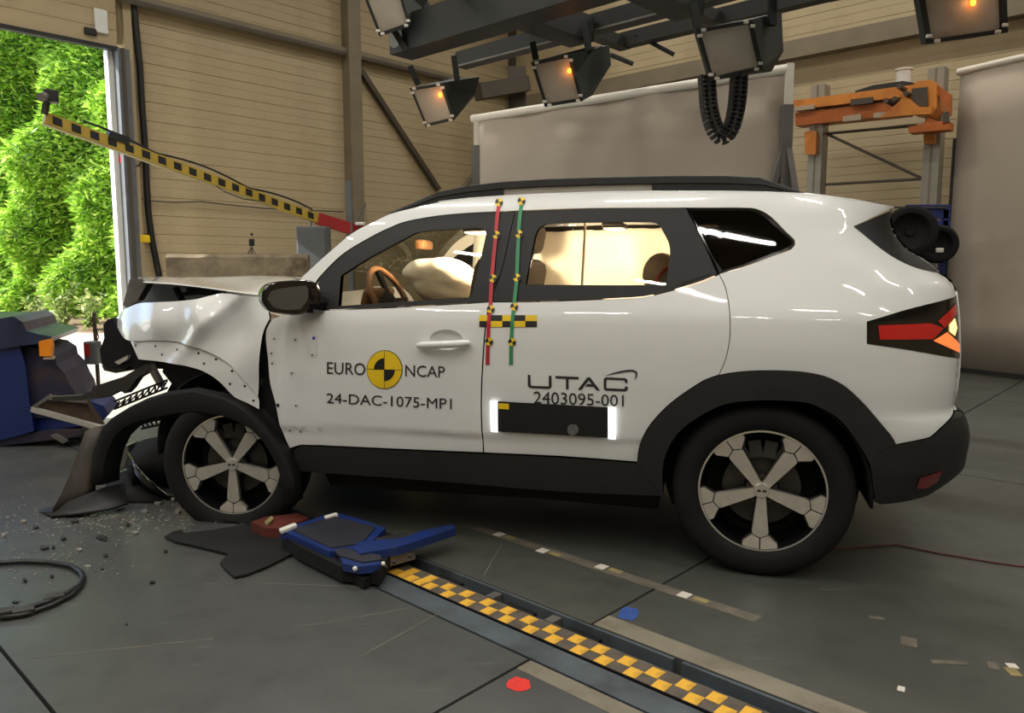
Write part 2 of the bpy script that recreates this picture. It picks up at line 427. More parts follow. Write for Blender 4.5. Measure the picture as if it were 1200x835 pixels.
rear_door_px = [(574, 353.5), (615, 353.4), (691, 351), (751, 348), (780, 342), (818, 331), (843, 321), (850, 335), (855, 360), (856, 392), (851, 420), (843, 439), (823, 447), (787, 471.7), (762, 498), (750, 522), (747, 542), (660, 535.5), (566, 531), (564, 475), (565.5, 430), (569, 382)]
RD = rounded(cxz(rear_door_px))
rd, rd2 = both('rear_door', [RD], M['paint'], gap=.003, thick=.05, step=.035, disp=lambda x, z: -.010 / (1 + math.exp((z + .024 * x - .545) / .006)))
for d, lp, sd_ in ((fd, FD, 1), (fd2, FD, -1), (rd, RD, 1), (rd2, RD, -1)):
    panel('door_trim', [inset(lp, .03)], M['seat_cloth'], parent=d, off=-.056, thick=.02, step=.1, side=sd_)
# window frames with openings
FW = [(399, 323), (425, 306), (450, 292), (476, 278.5), (491, 271.5), (525, 268.5), (561.5, 266.6), (568, 269), (569, 275.4), (561, 311), (551.5, 348.6), (470, 353.5), (396, 358.6)]
RW = [(626.7, 276.7), (630.5, 268), (640.6, 262), (700, 260.5), (763.8, 260), (772.6, 263), (785, 291), (780, 334), (700, 334), (615.4, 333.3)]
QW = [(808, 247), (878, 247.5), (889, 250.5), (899, 257), (917, 273), (927, 281), (928, 286), (922, 290.5), (899, 299), (873, 309), (847, 317), (828, 290)]
split = [(574, 353.5), (589, 311), (604, 246.5)]
ff = [(373, 325.7), (400.6, 298), (433, 278), (455, 267), (476, 259), (514, 252.3), (551, 249), (604, 246.5), (589, 311), (574, 353.5), (510, 357.5), (440, 361), (373, 363.4), (371, 345)]
rf = [(604, 246.5), (691, 243.5), (804, 243), (825, 285), (841, 321.5), (818, 331), (780, 342), (751, 348), (691, 351), (615, 353.4), (574, 353.5), (589, 311)]
qf = [(806, 243), (880, 243.3), (893, 247), (904, 254), (921, 271), (931, 280.5), (932, 287), (926, 293), (901, 302), (873, 312.5), (843, 321), (827, 285)]
fl, rl, ql = rounded(cxz(FW)), rounded(cxz(RW)), rounded(cxz(QW))
for s_, d1, d2 in ((1, fd, rd), (-1, fd2, rd2)):
    panel('window_frame', [rounded(cxz(ff)), fl], M['pillar_black'], parent=d1, off=-.004, thick=.03, step=.06, gap=.002, side=s_)
    panel('window_frame', [rounded(cxz(rf)), rl], M['pillar_black'], parent=d2, off=-.004, thick=.03, step=.06, gap=.002, side=s_)
    panel('window_glass', [fl], M['glass'], parent=d1, off=-.012, thick=.004, step=.08, side=s_)
    panel('window_glass', [rl], M['glass'], parent=d2, off=-.012, thick=.004, step=.08, side=s_)
    qq = panel('quarter_window_frame', [rounded(cxz(qf)), ql], M['gloss_black'], off=-.002, thick=.03, step=.06, gap=.002, side=s_)
    panel('quarter_glass', [ql], M['dark_glass'], parent=qq, off=-.004, thick=.004, step=.08, side=s_)
    panel('pillar_trim', [rounded(cxz([(797, 294), (818, 294), (834, 320), (797, 333)]))], M['pillar_black'], parent=d2, off=.0, thick=.008, step=.06, side=s_)
# door handles
def handle(px0, px1, parent):
    a, b = cs(*px0), cs(*px1); mb = MB(); n = 9; pts = []
    for i in range(n):
        t = i / (n - 1); p = a.lerp(b, t); y = Ys(p.x, p.z) + .012 + .022 * math.sin(math.pi * t) ** .4; pts.append((p.x, y, p.z))
    mb.tube(pts, [.012] + [.0165] * (n - 2) + [.012], n=10); o = mb.build('handle', M['paint'], parent, smooth=40)
    c = (a + b) / 2; ring = []
    for s_, pr in ((1, fd), (-1, fd2)): panel('handle_recess', [HOLE], M['paint'], parent=pr, off=-.001, thick=.004, step=.012, side=s_, disp=lambda x, z: -.026 * max(0, 1 - ((x - hc.x) / .078) ** 2 - ((z - hc.z) / .046) ** 2) ** .6)
handle((491, 404), (551, 401.5), fd)
# the quarter's rear side window blade and black D panel
both('rear_blade', [rounded(cxz([(1000, 265), (1047, 246.5), (1043, 258), (1047, 272), (1062, 291), (1091, 309), (1103, 321), (1074, 314), (1044, 299.6)]))], M['black_plastic'], gap=.001, thick=.02, off=.002, step=.04)

# ---------------------------------------------------------------- tail lamp
TL = rounded(cxz([(1015.7, 376.6), (1068, 361), (1121.5, 345.5), (1125, 380), (1126, 419), (1070, 411), (1015.7, 403)]))
tla, tlb = both('tail_lamp', [TL], M['gloss_black'], gap=.002, thick=.03, off=.002, step=.025)
for s_, par in ((1, tla), (-1, tlb)):
    def lamp(pts, nm, mm, lab, off=.006):
        o = panel(nm, [cxz(pts, .004)], mm, parent=par, off=off, thick=.006, step=.025, side=s_); o['label'] = lab
    lamp([(1029, 381), (1090, 378.5), (1106, 384), (1094, 397), (1031, 397.5)], 'lamp_lens', M['red_lamp'], 'red tail light lens')
    lamp([(1099, 376), (1120, 355), (1122, 366), (1112, 378), (1107, 384)], 'lamp_lens', M['red_lamp'], 'red upper arm of tail light')
    lamp([(1094, 399), (1110, 389), (1124.5, 403), (1124.5, 413)], 'lamp_lens', M['amber_lamp'], 'lit orange lower arm of tail light')
    lamp([(1113, 380), (1119, 373), (1121.5, 384), (1119, 393), (1113, 388)], 'lamp_lens', M['hot_lamp'], 'bright yellow centre of tail light', .007)

# ---------------------------------------------------------------- black cladding: sill, arch, bumper
SILLP = [(345, 527), (354, 522), (460, 526.5), (566, 531), (660, 535.5), (747, 542), (776, 546), (777, 580), (660, 575), (500, 562), (350, 551)]
both('sill_cladding', [rounded(cxz(SILLP))], M['black_plastic'], off=.010, thick=.06, step=.06)
ARCH_IN = [(777, 580), (777, 545), (783, 524), (797, 504), (815, 490), (840, 476), (863, 470), (900, 468), (940, 470), (962, 477), (985, 492), (1007, 521), (1020, 545), (1026, 566)]
ar = rounded(cxz(ARCH_OUT[:]) + cxz(ARCH_IN) + cxz([(1048, 566)]))
# rubber seals behind the shut lines
def seal(px, parent, w=4.5):
    L_ = [(x - w, y) for x, y in px]; R_ = [(x + w, y) for x, y in px][::-1]
    for s_ in (1, -1): panel('door_seal', [cxz(L_ + R_)], M['chassis'], parent=car, off=-.053, thick=.02, step=.08, side=s_)
seal([(848, 318), (851, 335), (855, 360), (856, 392), (851, 420), (843, 440)], rd, 7); seal([(574, 350), (569, 382), (565.5, 430), (564, 475), (566, 533)], fd)
seal([(800, 238), (825, 285), (845, 325)], rd, 7)
both('rear_arch_cladding', [ar], M['black_plastic'], off=.016, thick=.05, step=.04)
BUMP = [(1050, 521.7), (1090, 513), (1100, 505), (1119, 481), (1126, 483), (1132, 487), (1137, 500), (1138, 515), (1133, 544), (1107, 568), (1080, 583), (1033, 590.7), (1026, 588), (1020, 545), (1030, 530)]
bpx = [(x, y) for x, y in BUMP]
bl = []
for x, y in bpx:
    bl += cxz([(x, y)], .018)
def bdisp(x, z): return .02
ba, bb = both('rear_bumper', [rounded(bl)], M['black_plastic'], off=.018, thick=.05, step=.03)
rp = [(1074, 572), (1078, 560), (1104, 551), (1099, 564), (1086, 572)]
for s_, par in ((1, ba), (-1, bb)): panel('reflector', [rounded(cxz(rp, .02))], M['red_reflector'], parent=par, off=.022, thick=.006, step=.04, side=s_)['label'] = 'dark red reflector'
# tailgate, rear window and bumper centre across the tail
def across(name, z0, z1, m, push=0.0, parent=None, n=8):
    rows = []
    for i in range(n + 1):
        z = z0 + (z1 - z0) * i / n; x = XR(z) + .004; ye = HW(z) - .225
        rows.append([Vector((x - .02 * (1 - t * t), ye * t, z)) for t in [k / 10 for k in range(-10, 11)]])
    return MB().grid(rows).build(name, m, parent or car, smooth=True, solid=.02)
tg = across('tailgate', .72, 1.16, M['paint']); across('rear_window', 1.165, 1.46, M['dark_glass'], parent=tg)
across('bumper_centre', .47, .715, M['black_plastic'], .01)

# ---------------------------------------------------------------- roof rails
def rail(side):
    base = [cs(*p) for p in [(458, 251), (481, 245), (514, 237.5), (550, 233.5), (590, 231), (640, 228.5), (700, 226.5), (764, 225.5), (800, 225.5), (850, 226), (900, 227), (946, 228.5)]]
    topp = [(458, 249), (481, 239.5), (514, 225), (550, 217.5), (590, 213), (640, 210), (700, 208), (764, 206.5), (800, 206), (850, 206), (890, 208), (948, 228)]
    mb = MB(); ring = []
    for b, t in zip(base, topp):
        y = b.y - .035; q = cp(t[0], t[1], y); ring.append((b, q, y))
    def skin(i0, i1, fr0, fr1, w, name, m, lab=None, dy=0):
        rws = []
        for b, q, y in ring[i0:i1]:
            a = Vector((b.x, y + dy, b.z - .012)); c = Vector((q.x, y + dy, q.z))
            lo, hi = a.lerp(c, fr0), a.lerp(c, fr1)
            sec = [lo + Vector((0, w, 0)), hi + Vector((0, w * .9, -.004)), hi + Vector((0, w * .4, 0)), hi + Vector((0, -w * .4, 0)), hi + Vector((0, -w * .9, -.004)), lo + Vector((0, -w, 0))]
            rws.append([Vector((p.x, p.y * side, p.z)) for p in sec + [sec[0]]])
        mb = MB(); mb.grid(rws); k = len(rws[0])
        mb.add(rws[0][:-1], [tuple(range(k - 1))]); mb.add(rws[-1][:-1], [tuple(range(k - 1))])
        o = mb.build(name, m, PAR, smooth=50)
        if lab: o['label'] = lab
        return o
    PAR = car
    r = skin(0, 12, .62, 1.0, .026, 'roof_rail', M['black_plastic'])
    PAR = r
    skin(0, 5, 0.0, .64, .024, 'rail_foot', M['black_plastic']); skin(7, 12, 0.0, .64, .024, 'rail_foot', M['black_plastic'])
    skin(4, 8, 0.0, .63, .014, 'rail_insert', M['rail_silver'], 'grey insert under roof rail')
rail(1); rail(-1)

# ---------------------------------------------------------------- wheels
def wheel(center, steer, side, name='wheel', flat=False, camber=0.0):
    rt = bpy.data.objects.new(name, None); COL.objects.link(rt); rt.parent = car; rt.empty_display_size = .1
    B = Matrix.Translation(center) @ Matrix.Rotation(steer, 4, 'Z') @ Matrix.Rotation(camber, 4, 'X')
    if side < 0: B = B @ Matrix.Rotation(math.pi, 4, 'Z')
    tp = [(.248, .088), (.262, .104), (.285, .110), (.31, .111), (.33, .106), (.345, .095), (.354, .080), (.357, .062), (.346, .060), (.346, .050), (.3585, .048), (.3585, .012), (.347, .010), (.347, -.010), (.3585, -.012), (.3585, -.048), (.346, -.05), (.346, -.06), (.357, -.062), (.354, -.08), (.345, -.095), (.31, -.111), (.285, -.11), (.262, -.104), (.248, -.088)]
    mb = MB(); mb.lathe(tp, B, 72)
    if flat:
        for v in mb.v:
            if v.z < .004 - 0: 
                k = (.004 - v.z); v.z = .004; v.y += (1 if v.y > center[1] else -1) * k * .35
    else:
        for v in mb.v: v.z = max(v.z, .002)
    mb.build('tyre', M['rubber'], rt, smooth=35)
    mb = MB(); mb.lathe([(.252, .080), (.252, .092), (.244, .094), (.236, .082), (.225, .03), (.215, -.08), (.25, -.09)], B, 56); mb.build('rim_barrel', M['wheel_black'], rt, smooth=40)
    mb = MB(); mb.lathe([(.2435, .0945), (.2505, .0935), (.2525, .088), (.2505, .0925)], B, 64); mb.build('rim_lip', M['alloy'], rt, smooth=60)
    mb = MB(); mb.lathe([(.0, -.06), (.10, -.06), (.222, -.05), (.222, -.055), (.0, -.07)], B, 40); mb.build('dust_shield', M['chassis'], rt, smooth=35)
    mb = MB(); mb.lathe([(.05, .02), (.155, .02), (.155, .0), (.05, .0)], B, 40, closed=True); mb.build('brake_disc', M['disc_metal'], rt, smooth=35)
    mb = MB()
    for a0 in (60, 80, 100, 120):
        a = math.radians(a0); mb.box(B @ Vector((.165 * math.cos(a), .02, .165 * math.sin(a))), (.07, .05, .05), B.to_3x3() @ Matrix.Rotation(-a, 3, 'Y'))
    mb.build('brake_caliper', M['dark_metal'], rt)
    mb = MB(); mb.lathe([(.0, .06), (.03, .06), (.06, .052), (.07, .03), (.075, -.02)], B, 30); mb.build('hub', M['wheel_black'], rt, smooth=40)
    def spoke(a, poly_top, depth, m, nm, parent):
        # outline (r, w, h) on the face of the wheel, walls lead down to the barrel
        er, ew = Vector((math.cos(a), 0, math.sin(a))), Vector((-math.sin(a), 0, math.cos(a)))
        top = [B @ (er * r + ew * w + Vector((0, h, 0))) for r, w, h in poly_top]
        bot = [B @ (er * r + ew * (w * 1.0) + Vector((0, h - depth, 0))) for r, w, h in poly_top]
        k = len(top); mb = MB(); mb.add(top + bot, [tuple(range(k)), tuple(range(2 * k - 1, k - 1, -1))] + [(i, i + k, (i + 1) % k + k, (i + 1) % k) for i in range(k)])
        return mb.build(nm, m, parent)
    for q in range(5):
        a = math.radians(270 + 72 * q)
        # dark carrier under the polished face
        ca = spoke(a, [(.02, -.022, .056), (.178, -.036, .066), (.211, -.071, .070), (.2315, -.074, .074), (.243, 0, .078), (.2315, .074, .074), (.211, .071, .070), (.178, .036, .066), (.02, .022, .056)], .03, M['wheel_black'], 'spoke_carrier', rt)
        sp = spoke(a, [(.02, -.016, .080), (.172, -.032, .084), (.182, -.029, .0845), (.196, 0, .085), (.182, .029, .0845), (.172, .032, .084), (.02, .016, .080)], .02, M['alloy'], 'spoke', rt)
        for sg in (-1, 1):
            spoke(a, [(.2005, .0025 * sg, .0855), (.1855, .031 * sg, .085), (.2165, .067 * sg, .088), (.2335, .069 * sg, .091), (.2405, .035 * sg, .0915), (.2435, .0025 * sg, .092)][::sg], .02, M['alloy'], 'spoke_tip', rt)
        n = B @ Vector((.062 * math.cos(a + math.pi / 5), .064, .062 * math.sin(a + math.pi / 5)))
        mb = MB(); mb.lathe([(0, .07), (.007, .07), (.0085, .066), (.0085, .045)], B @ Matrix.Translation(Vector((.056 * math.cos(a + math.pi / 5), 0, .056 * math.sin(a + math.pi / 5)))), 8); mb.build('wheel_nut', M['disc_metal'], rt)
    mb = MB(); mb.lathe([(0, .087), (.028, .086), (.032, .080), (.032, .06)], B, 28); cap = mb.build('centre_cap', M['alloy'], rt, smooth=40)
    mb = MB()
    for sg in (-1, 1):
        mb.prism([B @ Vector((sg * .002, .0872, -.002)), B @ Vector((sg * .006, .0872, .005)), B @ Vector((sg * .019, .0872, .005)), B @ Vector((sg * .019, .0872, .002)), B @ Vector((sg * .009, .0872, .0)), B @ Vector((sg * .019, .0872, -.002)), B @ Vector((sg * .019, .0872, -.005)), B @ Vector((sg * .006, .0872, -.005))][::sg], B.to_3x3() @ Vector((0, .0006, 0)))
    mb.build('cap_emblem', M['black'], cap)
    return rt
wheel(Vector((.016, .775, .357)), 0, 1)
wheel(Vector((.016, -.775, .357)), 0, -1)
fw_c = cp(268, 544, .87)
wheel(Vector((fw_c.x, .785, fw_c.z)), math.radians(11), 1, flat=True)
wheel(Vector((2.66, -.775, .345)), math.radians(4), -1)

# ---------------------------------------------------------------- floor pan, wheel wells, underbody
def arcpts(cx, cz, r, a0, a1, n): return [(cx + r * math.cos(math.radians(a0 + (a1 - a0) * i / n)), cz + r * math.sin(math.radians(a0 + (a1 - a0) * i / n))) for i in range(n + 1)]
pan = [(-.50, .44), (-.40, .36)] + [(x, z) for x, z in arcpts(.016, .36, .405, 185, -8, 16)] + [(.45, .23), (2.02, .19), (2.08, .3)] + arcpts(fw_c.x + .03, .34, .42, 175, 40, 10) + [(2.98, .72), (2.9, .9), (2.35, .98), (2.2, .95), (2.15, .62), (.6, .62), (.4, .80), (-.50, .80)]
MB().prism([(x, -.77, z) for x, z in pan], (0, 1.54, 0)).build('floor_pan', M['chassis'], car)
for side in (1, -1):
    for c in ((.016, .36), (fw_c.x + .03, .34)):
        pts = arcpts(c[0], c[1], .408, -5, 185, 20); mb = MB()
        mb.grid([[Vector((x, side * .60, z)) for x, z in pts], [Vector((x, side * (.880 if c[0] < 1 else .845), z)) for x, z in pts]]); mb.build('wheel_arch_liner', M['chassis'], car, smooth=True, solid=.01)
for side in (1, -1):
    MB().prism([(x, side * .58, z) for x, z in arcpts(.016, .36, .412, -25, 205, 20)], (0, -side * .02, 0)).build('wheelhouse_wall', M['chassis'], car)
MB().tube([(.016, -.7, .3), (.016, .7, .3)], .045).build('rear_axle', M['chassis'], car)
MB().box((-.30, .1, .36), (.4, .3, .14), bev=.03).build('exhaust_silencer', M['dark_metal'], car)
# dark splash guard hanging behind the front wheel, under the sill
MB().box((1.2, .0, .2), (1.5, 1.3, .05), bev=.01).build('underbody_shield', M['chassis'], car)
# ---------------------------------------------------------------- crushed front end
FEND = [(132.5, 376), (140, 366), (148, 361), (160, 355.5), (182, 354), (205, 353), (235, 350), (250, 346), (262, 343.5), (285, 345.5), (305, 348), (312, 360), (315, 373), (309, 388), (306.5, 410), (303, 440), (300, 466), (292, 455), (285, 447), (275, 434), (265, 424), (252, 415.5), (240, 410), (222, 404), (207, 401), (180, 399), (152, 398.5), (141, 388)]
def fend_disp(x, z):
    d = .012 * math.sin(9 * x + 4 * z) * math.sin(13 * z - 3 * x) + .005 * math.sin(23 * x - 9 * z)
    d += .020 * math.exp(-(((z - 1.02) + .9 * (x - 2.55)) / .045) ** 2)      # sharp fold running down and back
    d += .05 * math.exp(-((x - 2.62) / .10) ** 2) * math.exp(-((z - 1.03) / .10) ** 2)      # the tented fold
    d -= .035 * math.exp(-((x - 2.42) / .09) ** 2) * math.exp(-((z - .98) / .12) ** 2)
    d -= .03 * math.exp(-((x - 2.85) / .10) ** 2) * math.exp(-((z - .85) / .08) ** 2)
    return d
FE = rounded(cxz(FEND))
fa, fb = both('front_fender', [FE], M['paint'], thick=.012, step=.022, disp=fend_disp)
fa['label'] = 'buckled front fender'
FLG = [(152, 399.5), (180, 400), (207, 402), (222, 405), (240, 411), (252, 416.5), (265, 425), (275, 435), (285, 448), (292, 456), (300, 467), (301, 480), (286, 472), (272.5, 465), (255, 446), (235, 434), (200, 426), (160, 421)]
FL = rounded(cxz(FLG)); fla, flb = both('arch_flange', [FL], M['paint'], off=-.012, thick=.012, step=.03, disp=lambda x, z: .6 * fend_disp(x, z))
mb_ = None
def disc(px, py, r, off, name, m, parent, disp=None):
    p = cs(px, py); return panel(name, [[(p.x + r * math.cos(t), p.z + r * math.sin(t)) for t in [i * math.pi / 5 for i in range(10)]]], m, parent=parent, off=off, thick=.003, step=.5, disp=disp)
for px, py in ((157, 405), (178, 406), (204, 410), (231, 414), (252, 421), (270, 435), (284, 453), (294, 470), (238, 426), (268, 450), (185, 416)):
    disc(px, py, .0065, -.011, 'screw_hole', M['black'], fla, lambda x, z: .6 * fend_disp(x, z))
for px, py in ((320, 397), (346, 398), (317, 414), (342, 437), (318, 426), (347, 475), (339, 505), (351, 506), (366, 416)):
    rg = disc(px, py, .012, .001, 'screw_dimple', M['paint'], fd, door_disp); disc(px, py, .0045, .0025, 'screw_hole', M['black'], fd, door_disp)
disc(325, 475, .010, .001, 'plug', M['black'], fd, door_disp)
# pressed pocket with a blue pen dot on the door
panel('door_pocket', [rounded(cxz([(362.5, 394), (367, 391.5), (371.5, 394), (371.5, 416), (367, 419), (362.5, 416)]))], M['paint'], parent=fd, off=.0015, thick=.003, step=.1, disp=door_disp)
mk('blue_ink', (40, 60, 170), var=0); disc(368, 396, .008, .003, 'pen_dot', M['blue_ink'], fd, door_disp)
# torn sheet and dark gap between fender and door
panel('a_pillar_foot', [cxz([(309, 392), (318, 460), (345, 540), (300, 520), (296, 470), (303, 440)])], M['chassis'], off=-.05, thick=.05, step=.06)

# hood: tented and pushed back, seen edge-on
def hood_rows():
    near = [(352, 338), (330, 346), (305, 346.5), (285, 343.5), (262, 340), (235, 336.5), (212, 334), (188, 332), (166, 331)]
    crest = [(347, 325.5), (328, 324), (305, 323.5), (280, 324), (255, 325), (235, 325.5), (212, 325.5), (188, 325), (160, 325)]
    A = [cp(x, y, .68) for x, y in near]; B = [cp(x, y, -.15) for x, y in crest]
    rows = []
    for j in range(15):
        t = j / 14; row = []
        for i in range(9):
            a, b = A[i], B[i]
            if t <= .5:
                k = t / .5; p = a.lerp(b, k); p.z += .030 * math.sin(math.pi * k) * (1 if i < 3 else .5) * math.sin(1.1 * i + .4)
            else:
                k = (t - .5) / .5; p = Vector((b.x - .02 * k, b.y + (-.72 - b.y) * k, b.z - .16 * k * k))
            row.append(p)
        rows.append(row)
    return rows
hr = hood_rows()
hood = MB().grid(hr).build('hood', M['paint'], car, smooth=True, solid=.012); hood['label'] = 'buckled white hood'
sb = hood.modifiers.new('smooth', 'SUBSURF'); sb.levels = 1; sb.render_levels = 2
mb = MB(); mb.prism([cp(x, y, .60) for x, y in [(152, 327), (166, 326), (173, 331), (161, 352), (147, 360), (144, 357)]], (0, -.05, 0))
mb.build('hood_lip', M['grey_metal'], hood)
mb = MB(); mb.prism([cp(x, y, .45) for x, y in [(168, 333), (215, 336), (240, 342), (250, 356), (160, 358)]], (0, -.9, 0)); eb = mb.build('engine_bay', M['engine_blue'], car)
mb = MB(); mb.bar(cp(206, 337, .55), cp(214, 352, .55), .03, .02); mb.bar(cp(210, 345, .55), cp(252, 341, .55), .02, .02); mb.bar(cp(222, 340, .52), cp(262, 344, .52), .05, .03); mb.build('engine_bracket', M['chassis'], eb)
mb = MB(); mb.prism([(x, .62, z) for x, z in [(2.1, .6), (2.1, 1.0), (2.5, .98), (2.95, .9), (3.1, .8), (3.05, .62)]], (0, -1.3, 0)); mb.build('engine', M['chassis'], eb)
# torn bumper carrier and headlamp remains, black
bx = [(121, 380), (126, 374), (132, 373), (140, 387), (150, 399), (157, 412), (160, 421), (166, 431), (158, 433), (152, 428), (146, 433), (135, 429), (128, 431), (119, 427), (117, 410), (122, 396)]
mb = MB(); mb.prism([cp(x, y, .70) for x, y in bx], (-.06, -.35, 0)); mb.build('headlamp_housing', M['chassis'], car)
mb = MB(); mb.prism([cp(x, y, .72) for x, y in [(134, 424), (150, 416), (149, 421), (139, 427)]], (0, -.02, 0)); mb.build('headlamp_shard', M['rail_silver'], car)
mb = MB(); mb.prism([cp(x, y, .68) for x, y in [(119, 428), (150, 430), (148, 434), (136, 437), (122, 434)]], (0, -.2, 0)); mb.build('lamp_bowl', M['dark_metal'], car)
mb = MB(); mb.box((2.96, -.1, .60), (.10, 1.3, .16), bev=.02); mb.build('bumper_beam', M['dark_metal'], car)
# suspension pieces visible in the open arch
mb = MB(); mb.prism([cp(x, y, .45) for x, y in [(150, 424), (175, 424), (215, 429), (248, 440), (268, 462), (280, 480), (230, 490), (205, 480), (196, 458), (205, 442), (190, 432), (168, 432)]], (0, -.5, 0)); mb.build('strut_tower', M['chassis'], car)
mb = MB(); mb.bar(cp(177, 429, .7), cp(190, 452, .7), .03, .03); mb.build('wishbone', M['grey_metal'], car)
mb = MB()
mb.prism([cp(x, y, .72) for x, y in [(108, 453), (145, 441), (160, 432), (172, 426), (178, 432), (160, 443), (152, 455), (146, 461), (140, 457), (122, 466), (95, 469), (62, 470), (60, 465), (95, 463), (108, 458)]], (0, -.05, 0)); mb.build('subframe_arm', M['dark_metal'], car)
# airbag, steering wheel, mirror, seats, curtains
def blob(name, pts_c, rad, m, parent=None, M_=None, wob=.06, n=28, mm=18, f=3.0):
    mb = MB(); mb.sphere((0, 0, 0), 1.0, n=n, m=mm)
    for v in mb.v:
        k = 1 + wob * math.sin(f * 2.1 * v.x + 1) * math.sin(f * 1.7 * v.y + 2) + wob * .6 * math.sin(f * 3 * v.z + v.x * f)
        q = Vector((v.x * rad[0] * k, v.y * rad[1] * k, v.z * rad[2] * k))
        if M_ is not None: q = M_ @ q
        v.x, v.y, v.z = q + Vector(pts_c)
    return mb.build(name, m, parent or car, smooth=True, merge=True)
# a limp airbag draped from the wheel down towards the door
ab_out = [(456, 323), (462, 309), (476, 304), (490, 305), (503, 302), (520, 306), (538, 316), (549, 332), (552, 350), (545, 366), (500, 366), (478, 350), (470, 332)]
ab = [cp(x, y, .52) for x, y in ab_out]; c0 = sum(ab, Vector()) / len(ab); rows = []
for k in range(9):
    t = k / 8; yy = .52 + .02 - .34 * t; sc_ = math.sin(math.pi * (.12 + .76 * t)) ** .7
    row = [Vector((c0.x + (p.x - c0.x) * sc_ - .02 * t, yy + .03 * math.sin(3 * i + 4 * t), c0.z + (p.z - c0.z) * sc_ + .02 * t)) for i, p in enumerate(ab)]
    rows.append(row + [row[0].copy()])
mb = MB(); mb.grid(rows); mb.add([p for p in rows[0][:-1]], [tuple(range(len(ab)))]); mb.add([p for p in rows[-1][:-1]], [tuple(range(len(ab)))])
o = mb.build('airbag', M['airbag'], car, smooth=True, merge=True); o['label'] = 'deflated white driver airbag'
s2 = o.modifiers.new('smooth', 'SUBSURF'); s2.levels = 1; s2.render_levels = 2
swc = cp(458, 352, .36); A_ = Matrix.Rotation(math.radians(-64), 4, 'Y')
ring = [swc + (A_ @ Vector((.185 * math.cos(t), .185 * math.sin(t), 0))) for t in [i * 2 * math.pi / 28 for i in range(28)]]
mb = MB(); mb.tube(ring, .017, n=8, closed=True); sw = mb.build('steering_wheel', M['brown_trim'], car, smooth=True)
mb = MB(); mb.sphere(swc + A_ @ Vector((0, 0, -.02)), (.07, .07, .04), A_.to_3x3()); 
for t in (0, math.pi, math.pi * 1.5): mb.bar(swc, swc + A_ @ Vector((.18 * math.cos(t + math.pi / 2), .18 * math.sin(t + math.pi / 2), 0)), .035, .02)
mb.build('wheel_hub', M['chassis'], sw)
mb = MB(); mb.box(cp(497, 287, .02), (.05, .24, .055), Matrix.Rotation(.15, 3, 'Z'), bev=.015); mb.build('rear_view_mirror', M['brown_trim'], car, smooth=30)
dash = [(2.42, .98), (2.0, 1.05), (1.86, 1.03), (1.80, .92), (1.85, .62), (2.42, .62)]
MB().prism([(x, -.72, z) for x, z in dash], (0, 1.44, 0)).build('dashboard', M['seat_cloth'], car)
mb = MB(); mb.box(cp(443, 348, .40), (.05, .3, .10), Matrix.Rotation(-.3, 3, 'Y'), bev=.02); mb.build('instrument_hood', M['brown_trim'], car)
def seat(x, y, name, wd=.5, ang=-.30, h=.62):
    rt = bpy.data.objects.new(name, None); COL.objects.link(rt); rt.parent = car
    mb = MB(); mb.box((x + .12, y, .66), (.50, wd, .18), bev=.06); mb.build('seat_cushion', M['seat_cloth'], rt, smooth=40)
    Rr = Matrix.Rotation(ang, 3, 'Y'); b0 = Vector((x - .12, y, .70))
    mb = MB(); mb.box(b0 + Rr @ Vector((0, 0, h / 2)), (.15, wd, h), Rr, bev=.06); mb.build('backrest', M['seat_cloth'], rt, smooth=40)
    return rt, b0, Rr
for y in (.37, -.37):
    rt, b0, Rr = seat(1.50 if y > 0 else 1.56, y, 'front_seat', ang=-.2)
    mb = MB(); mb.box(b0 + Rr @ Vector((0, 0, .74)), (.10, .26, .17), Rr, bev=.04); mb.build('headrest', M['seat_cloth'], rt, smooth=40)
    mb = MB()
    for dy in (-.07, .07): mb.tube([b0 + Rr @ Vector((0, dy, .56)), b0 + Rr @ Vector((0, dy, .70))], .007)
    mb.build('headrest_post', M['grey_metal'], rt)
rt, b0, Rr = seat(.22, 0, 'rear_bench', 1.3, -.38, .60)
for y in (.42, 0, -.42):
    mb = MB(); mb.box(b0 + Rr @ Vector((0, y, .66)), (.11, .27, .17), Rr, bev=.05); mb.build('headrest', M['beige_cloth'], rt, smooth=40)
# a rounded headrest lit from inside at the rear edge of the back window
mb = MB(); hp = cp(775, 322, .50); mb.sphere(hp, (.085, .10, .10)); hd = mb.build('child_seat_headrest', M['beige_cloth'], car, smooth=True, merge=True)
mb = MB(); mb.tube([cp(768, 334, .60), cp(772, 323, .60), cp(779, 315, .60), cp(783, 313, .60)], .006); mk('red_strap', (200, 70, 40), var=.1); mb.build('red_strap', M['red_strap'], hd)
# far-side curtain airbag and near-side one, loose
def curtain(y, x0, x1, z0, z1, name='curtain_airbag'):
    rows = []
    for i in range(25):
        x = x0 + (x1 - x0) * i / 24; row = []
        for j in range(9):
            t = j / 8; row.append(Vector((x, y + (.035 * math.sin(3.2 * i / 2 + .6) + .02 * math.sin(i * 1.3)) * math.sin(math.pi * min(1, t * 1.1)) + (1 if y < 0 else -1) * -.0 - (.05 * t if y < 0 else -.05 * t) * -1, z0 + (z1 - z0) * (1 - t) + .02 * math.sin(i * .9) * t)))
        rows.append(row)
    return MB().grid(rows).build(name, M['airbag'], car, smooth=True, solid=.012)
curtain(-.66, 1.75, -.25, 1.06, 1.50)
MB().box((.55, -.70, 1.06), (1.3, .05, .10), bev=.015).build('belt_trim', M['brown_trim'], car)
mb = MB(); mb.bar(cp(686, 262, .30), cp(682, 336, .55), .04, .006, up=(1, 0, 0)); mb.build('seat_belt', M['airbag'], car)
mb = MB(); mb.box((-.02, 0, 1.04), (.10, 1.30, .05), bev=.01); mb.build('load_cover', M['brown_trim'], car)
